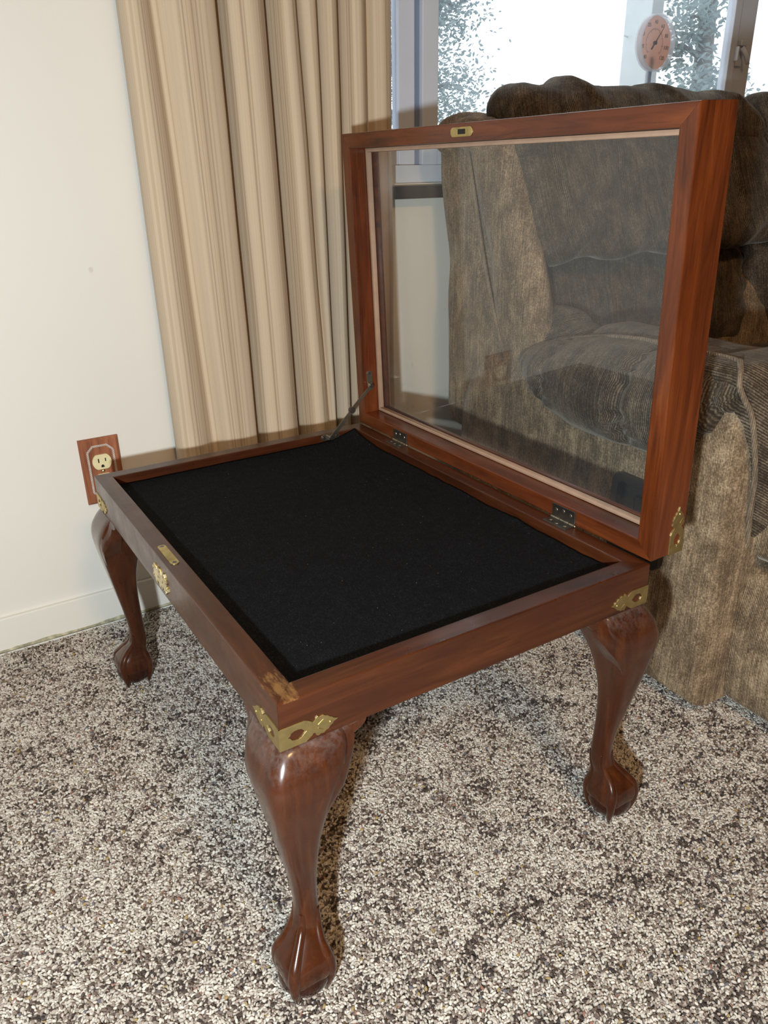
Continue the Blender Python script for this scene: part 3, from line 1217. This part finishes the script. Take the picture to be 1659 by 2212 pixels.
def side_panel():
    """outer side of the arm: closed outline in (ly, z), with rounded top-back shoulder and front corner"""
    outline = [(0.0, .018), (-.001, .10), (-.002, .20), (-.001, .30), (.0, .40), (.004, .48), (.015, .535), (.10, .56), (.30, .56), (.42, .53), (.50, .526), (.56, .515), (.61, .495),
               (.655, .458), (.69, .405), (.704, .36), (.708, .28), (.708, .15), (.708, .018)]
    path = [(p.x, p.y) for p in smooth_path([Vector((a, b, 0)) for a, b in outline], 5)]
    n = len(path)
    cx = sum(p[0] for p in path) / n
    b = new()
    # inset sections give a rounded rim, bulge gives soft body
    secs = [(.150, 0.0), (.034, 0.0), (.016, .004), (.006, .011), (.0015, .020), (-.003, .06), (-.0045, .13)]
    ctr = Vector((.33, .27))
    rings = []
    for lx, ins in secs:
        r = []
        for (a, z) in path:
            d = Vector((a, z)) - ctr
            k = 1 - ins / max(d.length, .05)
            zz = ctr.y + d.y * k
            zz = max(zz, .018) if z < .03 else zz
            aa = ctr.x + d.x * k
            r.append((lx + .0035 * fbm((aa, zz, lx), 6) * (1 if lx < .03 else 0), aa, zz))
        rings.append(r)
    add_loft(b, rings)
    return b


BOL = [  # ly, cx, cz, hx, hz
    (-.004, .020, .556, .008, .008), (.004, .022, .554, .040, .020), (.022, .030, .548, .066, .034), (.05, .036, .532, .084, .054), (.09, .038, .512, .097, .079),
    (.14, .038, .5025, .1015, .0865), (.22, .038, .499, .103, .0865), (.30, .038, .496, .103, .082), (.36, .039, .496, .098, .072),
    (.41, .040, .499, .088, .057), (.45, .040, .504, .074, .040), (.485, .040, .510, .052, .024), (.50, .040, .512, .034, .015), (.507, .040, .512, .010, .006)]


def bolster():
    tab = BOL
    seams = [(.178, .017), (.375, .014), (.030, .012)]
    b = new()
    rings = []
    N, K = 150, 72
    for i in range(N + 1):
        ly = -.004 + .511 * i / N
        cx, cz, hx, hz = interp(tab, ly)
        r = []
        for k in range(K):
            a = 2 * PI * k / K
            ca, sa = math.cos(a), math.sin(a)
            pw = 2.3
            rr = (abs(ca) ** pw + abs(sa) ** pw) ** (-1 / pw)
            x, z = cx + hx * rr * ca, cz + hz * rr * sa
            dd = 0
            for sl, dep in seams:
                # gathered seams, deepest on the outer side, with fine radial puckers
                w = math.exp(-(abs(ly - sl) / .010) ** 1.3)
                side = 0.35 + 0.65 * max(0, -ca) ** .5
                dd += dep * w * side
                near = math.exp(-((ly - sl) / .03) ** 2) * side
                dd += (0.0062 if sl > .1 else 0.0022) * near * math.sin(a * 17 + 3 * math.sin(a * 5 + sl * 40) + sl * 90) * max(0.0, 1 - abs(ca + .75) * .6)
            dd -= 0.0025 * fbm((x * 1, ly, z), 9)
            x -= ca * dd
            z -= sa * dd
            r.append((x, ly, z))
        rings.append(r)
    add_loft(b, rings)
    return b


def arm_top():
    """the softer top and rear puff of the arm, behind the piped seam"""
    def fn(u, n, P):
        rad = math.atan2(P.z + .03, -(P.y + .06))
        pl = .004 * math.sin(rad * 16) * max(0, 1 - (P - Vector((-.06, .02, .0))).length / .16)
        pucker = -.014 * math.exp(-((P.y + .055) / .013) ** 2) * max(0, n.z)
        return n * (pl + pucker + .004 * fbm(P + Vector((2, 0, 0)), 11))
    b = rbox((.098, .500, .520), (.066, .100, .074), (.062, .085, .068), 28, fn)
    lay = b.verts.layers.float['rib']
    for v in b.verts:
        v[lay] = v.co.y * .8 + v.co.z * .6
    return b


def arm_inner():
    def fn(u, n, P):
        # pleats fan out from the pinched front corner
        q = P - Vector((-.075, -.190, .05))
        an = math.atan2(q.y + .02, q.x + .03)
        pl = .0055 * math.sin(an * 15) * math.exp(-(q.length / .10) ** 2) * max(0, n.z + n.y * -.5)
        return n * (.003 * fbm(P, 9) + pl)
    b = rbox((.096, .195, .490), (.076, .200, .098), (.06, .06, .075), 30, fn)
    lay = b.verts.layers.float['rib']
    for v in b.verts:
        v[lay] = v.co.y
    return b


def front_strip():
    """padded facing on the arm front inside the piping"""
    b = new()
    rows = [(.592, .030, .120, .004), (.590, -.004, .132, .018), (.580, -.022, .140, .030), (.564, -.022, .145, .036), (.536, -.004, .150, .041), (.49, .018, .152, .044), (.44, .035, .153, .046),
            (.39, .044, .153, .044), (.345, .050, .151, .036), (.32, .056, .148, .022), (.305, .066, .14, .006)]
    rings = []
    for z, x0, x1, d in lerp_rows(rows, 4):
        r = []
        for k in range(17):
            t = k / 16
            x = x0 + (x1 - x0) * t
            bul = math.sin(PI * min(max(t, 0), 1)) ** .45 if 0 < t < 1 else 0
            r.append((x, .012 - d * bul + .0016 * math.sin(z * 90 + x * 60) * bul, z))
        r += [(x1, .06, z), (x0, .06, z)]
        rings.append(r)
    add_loft(b, rings)
    return b


def soft_block(c, h, r, wr=.004, sc=9, n=18, extra=None):
    def fn(u, nn, P):
        off = nn * (wr * fbm(P + Vector(c), sc))
        if extra:
            off += extra(u, nn, P)
        return off
    return rbox(c, h, r, n, fn)


def mirror_x(bm, x):
    bm.transform(Matrix.Translation((x, 0, 0)) @ Matrix.Diagonal((-1, 1, 1, 1)) @ Matrix.Translation((-x, 0, 0)))
    bmesh.ops.reverse_faces(bm, faces=bm.faces)
    return bm


SW = 1.46          # sofa width
for mir in (False, True):
    for nm, fnc, mt in (('arm_panel', side_panel, FB), ('arm_bolster', bolster, FS), ('arm_top', arm_top, FS), ('arm_inner', arm_inner, FS), ('arm_facing', front_strip, FS)):
        b = fnc()
        if mir:
            b = mirror_x(b, SW / 2)
        p = finish(nm, b, mt, S, smooth=True, local=True, autosmooth=70, rib={'arm_bolster': lambda q: q.y, 'arm_facing': lambda q: q.x * .55 + q.z * .8}.get(nm))
    # piping along the arm front and along the top seam of the bolster
    b = new()
    pa = [(.068, .002, .300), (.056, -.003, .325), (.047, -.006, .365), (.040, -.008, .42), (.027, -.008, .47), (.008, -.008, .52), (-.010, -.006, .545), (-.022, -.003, .566), (-.016, .004, .584), (.002, .020, .592)]
    add_tube(b, smooth_path(pa, 6), .0042, 8)
    pb = [(.030, .485, .522), (.026, .44, .541), (.026, .39, .557), (.026, .32, .573), (.026, .24, .5835), (.024, .15, .587), (.018, .09, .588), (.010, .045, .590), (.000, .018, .591)]
    add_tube(b, smooth_path(pb, 6), .0040, 8)
    if mir:
        b = mirror_x(b, SW / 2)
    finish('piping', b, FP, S, smooth=True, local=True)

# base, footrest panels
seatw = (SW - .15) / 2
for k in range(2):
    x0 = .075 + k * seatw
    x1 = x0 + seatw

    def lowx(u, nn, P):
        return nn * (.012 * max(0, 1 - (P.z / .12 + .15) ** 2)) * (1 if nn.y < -.3 or nn.x < -.3 else 0)
    b = soft_block(((x0 + x1) / 2, -.075, .138), ((x1 - x0) / 2 - .002, .100, .124), (.020, .03, .03), .0025, 8, (34, 18, 22), lowx)
    finish('footrest_panel', b, FB, S, smooth=True, local=True)
    b = soft_block(((x0 + x1) / 2, -.02, .350), ((x1 - x0) / 2 - .001, .135, .074), (.022, .06, .05), .004, 8, (34, 18, 16))
    finish('footrest_pad', b, FB, S, smooth=True, local=True)
    b = soft_block(((x0 + x1) / 2 + .0, .27, .40), ((x1 - x0) / 2 - .02, .25, .07), (.06, .06, .05), .005, 8, 18)
    finish('seat_cushion', b, FS, S, smooth=True, local=True)
b = new()
add_box(b, .06, SW - .06, .03, .68, .05, .33, .01)
finish('base_frame', b, FB, S, local=True)

# back: leaning shell with rounded top, wing and cushions


def prism_sections(xs, outline_fn, n_sm=5):
    b = new()
    rings = []
    for lx in xs:
        rings.append([(lx + off, a, z) for (a, z, off) in outline_fn(lx)])
    add_loft(b, rings)
    return b


def back_shell(outline, x0, x1, bulge, sm=5, rim=.03, wr=.004):
    path = [(p.x, p.y) for p in smooth_path([Vector((a, z, 0)) for a, z in outline] + [Vector((*outline[0], 0))], sm)][:-1]
    cx = sum(p[0] for p in path) / len(path)
    cz = sum(p[1] for p in path) / len(path)
    secs = [(x0 - bulge, .75), (x0 - bulge * .93, .45), (x0 - bulge * .72, .24), (x0 - bulge * .3, .10), (x0 + rim * .35, .03), (x0 + rim, 0.0), (x1 - rim, 0), (x1, .08)]
    b = new()
    rings = []
    for lx, k in secs:
        r = []
        for a, z in path:
            da, dz = a - cx, z - cz
            L = math.hypot(da, dz)
            ins = min(k * .13, L * .9 * k if k > .5 else k * .13)
            q = 1 - ins / max(L, .02)
            q = max(q, .1)
            aa, zz = cx + da * q, cz + dz * q
            r.append((lx + wr * fbm((aa * 1.0, zz * .6, 0), 9), aa, zz))
        rings.append(r)
    add_loft(b, rings)
    return b


rear = [(.765, .30), (.775, .45), (.795, .60), (.812, .75), (.822, .86), (.818, .915), (.79, .938), (.735, .932), (.70, .88), (.675, .79), (.645, .68), (.60, .585), (.55, .50), (.545, .30)]
b = back_shell(rear, .035, SW - .035, .026)
finish('back_shell', b, FB, S, smooth=True, local=True, autosmooth=75)
wing = [(.55, .44), (.585, .53), (.630, .64), (.668, .75), (.700, .86), (.712, .91), (.68, .928), (.625, .905), (.580, .85), (.540, .77), (.500, .685), (.475, .60), (.462, .52), (.462, .42)]
for mir in (False, True):
    b = back_shell(wing, .024, .058, .020, rim=.014)
    if mir:
        b = mirror_x(b, SW / 2)
    finish('back_wing', b, FB, S, smooth=True, local=True, autosmooth=75)
b = new()
pa = [(.004, .548, .50), (.002, .580, .565), (.000, .622, .670), (.000, .657, .775), (.003, .692, .870), (.008, .704, .905)]
add_tube(b, smooth_path(pa, 5), .0036, 8)
finish('piping', b, FP, S, smooth=True, local=True)


def scallop(x, z, seams, dep):
    d = 0
    for s in seams:
        d += math.exp(-((x - s) / .010) ** 2)
    return dep * d


cw = seatw + .03
for k in range(2):
    x0 = .03 + k * (SW / 2 - .03)
    x1 = x0 + SW / 2 - .03
    cx = (x0 + x1) / 2
    hx = (x1 - x0) / 2
    sm = [-hx * .80, -hx * .36, hx * .10, hx * .56]

    def upper(u, n, P):
        fr = max(0, -n.y)
        lean = (P.z + .13) * .42
        sl = P.x + .05 * (P.z + .13) ** 1.0
        d = scallop(sl, P.z, sm, .008) * fr
        puck = .0016 * math.sin(P.z * 120 + P.x * 20) * math.exp(-((min(abs(sl - q) for q in sm)) / .022) ** 2) * fr
        low = max(0, -n.z) * .006 * math.cos((P.x + hx * .36) / (hx * .46) * PI * 2)
        # crescent drag folds that hang between the pulled seams
        sw = 0
        for q in sm:
            dx_ = (sl - q)
            if dx_ > 0:
                sw += .0055 * math.sin((P.z + .13) * 80 - dx_ * 60) * math.exp(-((dx_ - .045) / .05) ** 2) * math.exp(-((P.z + .09) / .055) ** 2)
        return Vector((0, lean, 0)) - n * (d + puck) + n * (low + sw * fr) + n * .004 * fbm(P + Vector((k * 3, 0, 0)), 9)
    b = rbox((cx, .545, .800), (hx - .004, .080, .128), (.05, .07, .075), (84, 14, 44), upper)
    finish('back_cushion', b, FS, S, smooth=True, local=True)

    def head(u, n, P):
        # swagged folds over the top roll
        fold = 0
        for q_, sl_ in ((-.24, 1.1), (-.13, -.9), (-.02, 1.2), (.10, -1.0), (.20, 1.0), (.29, -1.2)):
            w_ = P.x - q_ - sl_ * P.z
            fold += .0065 * math.exp(-(w_ / .045) ** 2) * (1 if w_ > 0 else math.exp(w_ / .010))
        fold += .002 * math.sin(P.x * 46 - P.z * 60)
        endp = -.010 * (abs(P.x) / hx) ** 8
        return n * (fold + endp + .004 * fbm(P + Vector((k * 5, 1, 0)), 12)) + Vector((0, P.z * .35, -.016 * max(0, P.x / hx) ** 2))
    b = rbox((cx, .655, .926), (hx - .012, .085, .060), (.055, .08, .058), (84, 24, 24), head)
    finish('head_roll', b, FS, S, smooth=True, local=True)

    def lumb(u, n, P):
        w = .006 * fbm(P + Vector((k, 4, 2)), 10) + .004 * fbm(P * 1.0, 26)
        rad = Vector((P.x - hx * .10, 0, P.z + .02))
        w -= .010 * math.exp(-(rad.length / .03) ** 2) * max(0, -n.y)
        w += .004 * math.sin(math.atan2(rad.z, rad.x) * 9) * math.exp(-(rad.length / .10) ** 2) * max(0, -n.y)
        endw = .006 * math.sin(P.z * 110 + 3 * P.x) * max(0, (abs(P.x) / hx - .72)) / .28
        return n * (w + endw) + Vector((0, P.z * .25, 0))
    b = rbox((cx + .006, .622, .575), (hx - .012, .075, .125), (.07, .07, .09), (60, 16, 36), lumb)
    finish('lumbar_cushion', b, FS, S, smooth=True, local=True)
# puffed top corner of the left side of the back
def cap(u, n, P):
    return n * (.004 * math.sin(P.y * 60 + P.x * 20) + .004 * fbm(P, 14)) + Vector((0, 0, -.018 * (P.y / .09) ** 2))
b = rbox((.045, .735, .900), (.062, .092, .038), (.055, .08, .036), 20, cap)
finish('corner_roll', b, FB, S, smooth=True, local=True)

# recliner handle cup on the side panel
b = new()
hp = lambda a, v, w: (-.0075 - w, .152 + a, .305 + v)
add_plate(b, [rounded(.058, .070, .016), rounded(.046, .058, .008)], .010, hp)
hd = finish('recliner_handle', b, M['handle'], S, local=True)
tag(hd, 'dark brown recessed recliner pull')
b = new()
add_plate(b, [rounded(.0465, .0585, .008)], .002, lambda a, v, w: (-.0035 - w, .152 + a, .305 + v))
add_box(b, -.0125, -.0055, .152 - .030, .152 + .012, .262, .345, .003)
finish('pull_cup', b, M['handle'], hd, local=True)

# ------------------------------------------------------------------ curtain
CU = thing('curtain', 'floor-length beige curtain with narrow brown stripes hanging in deep folds left of the window', 'curtain', (0.44, 0.86, 0))


def curtain():
    # x, y of the cloth section at the top and at the bottom (pleats drift a little)
    top = [(.193, .905), (.192, .872), (.205, .858), (.226, .862), (.240, .876), (.252, .872), (.268, .856), (.300, .842), (.330, .848), (.345, .866), (.3485, .909), (.3575, .909), (.360, .872),
           (.366, .852), (.390, .840), (.415, .846), (.4295, .866), (.4345, .908), (.4405, .908), (.4435, .872), (.452, .852), (.470, .846), (.486, .856), (.4905, .884), (.4935, .884), (.498, .858),
           (.510, .848), (.524, .856), (.5305, .876), (.5335, .904), (.5362, .904), (.539, .868), (.550, .850), (.566, .858), (.5765, .880), (.580, .902), (.583, .900), (.589, .868), (.604, .852), (.622, .858), (.634, .876), (.644, .872), (.660, .860), (.676, .862), (.690, .878), (.692, .905)]
    bot = [(.196, .905), (.195, .874), (.209, .856), (.238, .860), (.262, .880), (.276, .878), (.288, .858), (.314, .842), (.340, .848), (.352, .866), (.3555, .909), (.3640, .909), (.367, .872),
           (.378, .850), (.402, .840), (.430, .846), (.4455, .866), (.4500, .908), (.4565, .908), (.4600, .870), (.470, .850), (.490, .843), (.506, .848), (.5135, .858), (.518, .860), (.523, .856),
           (.528, .856), (.532, .864), (.5350, .880), (.5370, .904), (.5395, .904), (.542, .866), (.552, .850), (.564, .856), (.571, .880), (.573, .902), (.576, .900), (.584, .868), (.602, .852), (.622, .858), (.634, .876), (.644, .872), (.660, .860), (.676, .862), (.689, .878), (.692, .905)]
    nz = 46
    zt, zb_ = 2.30, 0.012
    b = new()
    uv = b.loops.layers.uv.new('UVMap')
    rows = []
    us = []
    for i in range(nz + 1):
        z = zb_ + (zt - zb_) * (i / nz) ** 1.25
        k = min(max((z - .33) / (1.10 - .33), -.3), 1.6)
        pts = [Vector((a[0] + (c[0] - a[0]) * k, a[1] + (c[1] - a[1]) * min(k, 1.0), 0)) for a, c in zip(bot, top)]
        path = smooth_path(pts, 5)
        L = 0
        row, uu = [], []
        for j, p in enumerate(path):
            if j:
                L += (path[j] - path[j - 1]).length
            dx = .0016 * noise.noise(Vector((p.x * 30, z * 4, 0)))
            dy = .0022 * noise.noise(Vector((p.x * 22, z * 3, 7)))
            if z < .55 and .20 < p.x < .25:
                dy += .003 * noise.noise(Vector((p.x * 60, z * 30, 2)))
            y = min(p.y + dy, .913)
            row.append(b.verts.new((p.x + dx, y, z)))
            uu.append((L, z))
        rows.append(row)
        us.append(uu)
    L0 = us[0]
    for i in range(nz):
        for j in range(len(rows[0]) - 1):
            fc = b.faces.new((rows[i][j], rows[i][j + 1], rows[i + 1][j + 1], rows[i + 1][j]))
            for lp, (a, c) in zip(fc.loops, ((i, j), (i, j + 1), (i + 1, j + 1), (i + 1, j))):
                lp[uv].uv = L0[c][0], us[a][c][1]
    return b


dr = finish('drape', curtain(), M['curtain'], CU, smooth=True)
sd = dr.modifiers.new('thickness', 'SOLIDIFY')
sd.thickness = 0.0012
b = new()
add_box(b, .15, .74, .868, .922, 2.29, 2.33, .004)
finish('curtain_track', b, M['vinyl'], CU)

# ------------------------------------------------------------------ outlet
OC = Vector((.0555, YB, .325))
O = thing('electrical_outlet', 'duplex wall outlet with ivory sockets in a wooden rope-bordered cover plate', 'outlet', (OC.x, YB, OC.z))
b = new()
hw, hh = .0362, .0640
add_loft(b, [[(OC.x + s * a, y, OC.z + t * c) for s, t in ((-1, -1), (1, -1), (1, 1), (-1, 1))] for a, c, y in
             ((hw, hh, YB - .0005), (hw, hh, YB - .0060), (hw - .0045, hh - .0045, YB - .0100))])
finish('cover_plate', b, M['plate_wood'], O)
b = new()
rw, rh, ch = .0235, .0500, .0105
corn = [(-rw, -rh + ch), (-rw, rh - ch), (-rw + ch, rh), (rw - ch, rh), (rw, rh - ch), (rw, -rh + ch), (rw - ch, -rh), (-rw + ch, -rh), (-rw, -rh + ch)]
path = []
for (a0, c0), (a1, c1) in zip(corn, corn[1:]):
    L = math.hypot(a1 - a0, c1 - c0)
    k = max(2, int(L / .0011))
    path += [(a0 + (a1 - a0) * i / k, c0 + (c1 - c0) * i / k) for i in range(k)]
path.append(corn[-1])
for ph in (0, PI):
    L = 0
    pts = []
    for i, (a, c) in enumerate(path):
        if i:
            L += math.hypot(a - path[i - 1][0], c - path[i - 1][1])
        i2 = min(i + 1, len(path) - 1); i1 = max(i - 1, 0)
        tx, tz = path[i2][0] - path[i1][0], path[i2][1] - path[i1][1]
        l = math.hypot(tx, tz) or 1
        nx, nz_ = -tz / l, tx / l
        th = L / .0070 * 2 * PI + ph
        pts.append((OC.x + a + nx * .0015 * math.cos(th), YB - .0104 - .0008 * math.sin(th), OC.z + c + nz_ * .0015 * math.cos(th)))
    add_tube(b, pts, .00105, 6)
finish('rope_border', b, M['rope'], O, smooth=True)
for s in (-1, 1):
    zc = OC.z + s * .0190
    pl = []
    for k in range(48):
        a = 2 * PI * k / 48
        pl.append((.0172 * math.cos(a), max(-.0142, min(.0142, .0172 * math.sin(a)))))
    b = new()
    add_plate(b, [pl], .0030, lambda a, v, w: (OC.x + a, YB - .0098 - w, zc + v))
    so = finish('socket', b, M['ivory'], O)
    b = new()
    yk = YB - .0131
    add_box(b, OC.x - .0072, OC.x - .0050, yk - .0002, yk + .0010, zc - .0010, zc + .0070)
    add_box(b, OC.x + .0056, OC.x + .0076, yk - .0002, yk + .0010, zc + .0004, zc + .0068)
    add_plate(b, [[(.0026 * math.cos(a), -.0082 + .0028 * math.sin(a)) for a in [k * PI / 8 for k in range(9)]] + [(-.0026, -.0104), (.0026, -.0104)]],
              .0010, lambda a, v, w: (OC.x + a, yk + .0006 - w, zc + v))
    finish('slot', b, M['black'], so)
b = new()
add_ball(b, (OC.x, YB - .0102, OC.z), (.0036, .0022, .0036), 16, 10)
finish('screw', b, M['brass_bright'], O, smooth=True)

# ------------------------------------------------------------------ outside: thermometer, post, trees, lawn
TC = Vector((1.556, 1.008, 1.1185))
TH_ = thing('window_thermometer', 'round orange-faced dial thermometer mounted outside the window pane', 'thermometer', (TC.x, TC.y, TC.z))
b = new()
add_cyl(b, TC + Vector((0, .004, 0)), (0, -1, 0), .0595, .004, 56)
finish('dial', b, M['dial'], TH_)
b = new()
ring = [(TC.x + .0605 * math.cos(2 * PI * k / 64), TC.y - .002, TC.z + .0605 * math.sin(2 * PI * k / 64)) for k in range(65)]
rings = []
for k in range(64):
    a = 2 * PI * k / 64
    rings.append([(TC.x + r * math.cos(a), TC.y + y, TC.z + r * math.sin(a)) for r, y in ((.0595, .008), (.0630, .006), (.0630, -.012), (.0600, -.014), (.0590, -.010))])
R = [[b.verts.new(p) for p in r] for r in rings]
for i in range(64):
    j = (i + 1) % 64
    for k in range(5):
        m = (k + 1) % 5
        b.faces.new((R[i][k], R[i][m], R[j][m], R[j][k]))
finish('rim', b, glass('clear_plastic', 0.45, (0.8, 0.82, 0.88)), TH_, smooth=True, autosmooth=30)


def text_bm(bm, s, c, size):
    cu = bpy.data.curves.new('tmp', 'FONT')
    cu.body = s
    cu.size = size
    cu.align_x = 'CENTER'
    cu.align_y = 'CENTER'
    cu.extrude = .0003
    o = bpy.data.objects.new('tmp', cu)
    COL.objects.link(o)
    me = bpy.data.meshes.new_from_object(o.evaluated_get(bpy.context.evaluated_depsgraph_get()))
    me.transform(Matrix.Translation(c) @ Matrix.Rotation(PI / 2, 4, 'X'))
    bm.from_mesh(me)
    bpy.data.objects.remove(o)
    bpy.data.curves.remove(cu)
    bpy.data.meshes.remove(me)


b = new()
for i, s in enumerate(('-40', '-20', '0', '20', '40', '60', '80', '100', '120')):
    a = math.radians(225 - i * 270 / 8)
    text_bm(b, s, TC + Vector((.045 * math.cos(a), -.0005, .045 * math.sin(a))), .0125)
for i in range(41):
    a = math.radians(225 - i * 270 / 40)
    r0 = .029 if i % 5 else .0265
    d = Vector((math.cos(a), 0, math.sin(a)))
    add_tube(b, [TC + d * r0 + Vector((0, -.0004, 0)), TC + d * .032 + Vector((0, -.0004, 0))], .0006, 4)
finish('dial_markings', b, M['ink'], TH_)
b = new()
d = Vector((math.cos(math.radians(52)), 0, math.sin(math.radians(52))))
add_tube(b, [TC - d * .018 + Vector((0, -.003, 0)), TC + Vector((0, -.003, 0)), TC + d * .046 + Vector((0, -.003, 0))], [.0022, .0018, .0006], 8)
add_cyl(b, TC + Vector((0, 0, 0)), (0, -1, 0), .0045, .006, 16)
finish('needle', b, M['ink'], TH_)
b = new()
add_box(b, TC.x - .006, TC.x + .006, TC.y + .003, TC.y + .008, TC.z - .30, TC.z - .03, .001)
add_box(b, TC.x - .010, TC.x + .010, .988, TC.y + .008, TC.z - .268, TC.z - .248, .001)
finish('stand', b, M['vinyl_groove'], TH_)

b = new()
add_box(b, 2.205, 2.262, 1.60, 1.72, -0.55, 3.0, .004)
add_box(b, 2.20, 2.268, 1.592, 1.728, -0.55, -0.38, .004)
add_cyl(b, (2.2045, 1.70, 1.255), (-1, 0, .2), .003, .018, 8)
po = finish('porch_post', b, M['post'], None, origin=(2.235, 1.66, -.55))
tag(po, 'white-painted wooden porch post standing outside the window', 'post')
bm = new()
add_box(bm, -4, 14, YB + .13, 14, -.65, -.55)
lw_ = struct('lawn', bm, M['lawn'])


def tree(name, label, base, height, crown, n, leaf, seed, branches=9):
    r = random.Random(seed)
    t = thing(name, label, 'tree', base)
    B = Vector(base)
    b = new()
    h = height
    add_tube(b, smooth_path([B, B + Vector((.05, .02, h * .35)), B + Vector((-.04, 0, h * .7)), B + Vector((.03, .03, h))], 4), [.11 * h / 4 * (1 - .85 * k / 12) for k in range(13)], 10)
    tips = []
    for k in range(branches):
        z = h * (.25 + .7 * k / branches)
        a = r.uniform(0, 2 * PI)
        L = crown * r.uniform(.6, 1.0) * (1 - .3 * k / branches)
        p = B + Vector((0, 0, z))
        q = p + Vector((math.cos(a) * L, math.sin(a) * L * .6, r.uniform(-.1, .5) * L))
        m = (p + q) / 2 + Vector((0, 0, .08 * L))
        add_tube(b, smooth_path([p, m, q], 4), [.025 * (1 - .8 * i / 8) * h / 4 for i in range(9)], 6)
        tips += [m, q, (m + q) / 2]
    finish('trunk', b, M['bark'], t, smooth=True)
    b = new()
    for k in range(n):
        c = r.choice(tips) + Vector((r.gauss(0, 1), r.gauss(0, .7), r.gauss(0, 1))) * crown * .17
        e = Euler((r.uniform(-1, 1), r.uniform(-1, 1), r.uniform(0, 6.3))).to_matrix()
        L = leaf * r.uniform(.7, 1.3)
        ps = [(0, -L, 0), (.45 * L, -.2 * L, .08 * L), (.38 * L, .45 * L, .08 * L), (0, L, 0), (-.38 * L, .45 * L, .08 * L), (-.45 * L, -.2 * L, .08 * L)]
        vs = [b.verts.new(c + e @ Vector(p)) for p in ps]
        b.faces.new((vs[0], vs[1], vs[2], vs[3]))
        b.faces.new((vs[0], vs[3], vs[4], vs[5]))
    fo = finish('foliage', b, M['leaf'], t)
    fo['kind'] = 'stuff'
    return t


tree('leafy_tree', 'leafy tree seen through the left pane between window frame and sofa back', (3.45, 5.0, -.55), 3.7, .85, 22000, .019, 3, 20)
tree('leafy_tree', 'tall tree whose branches show beside and behind the porch post', (6.3, 4.6, -.55), 4.6, 0.75, 6000, .030, 5, 12)
tree('leafy_tree', 'dense tree seen through the right-hand pane beyond the latch', (9.3, 4.6, -.55), 4.6, 1.2, 11000, .030, 8, 14)
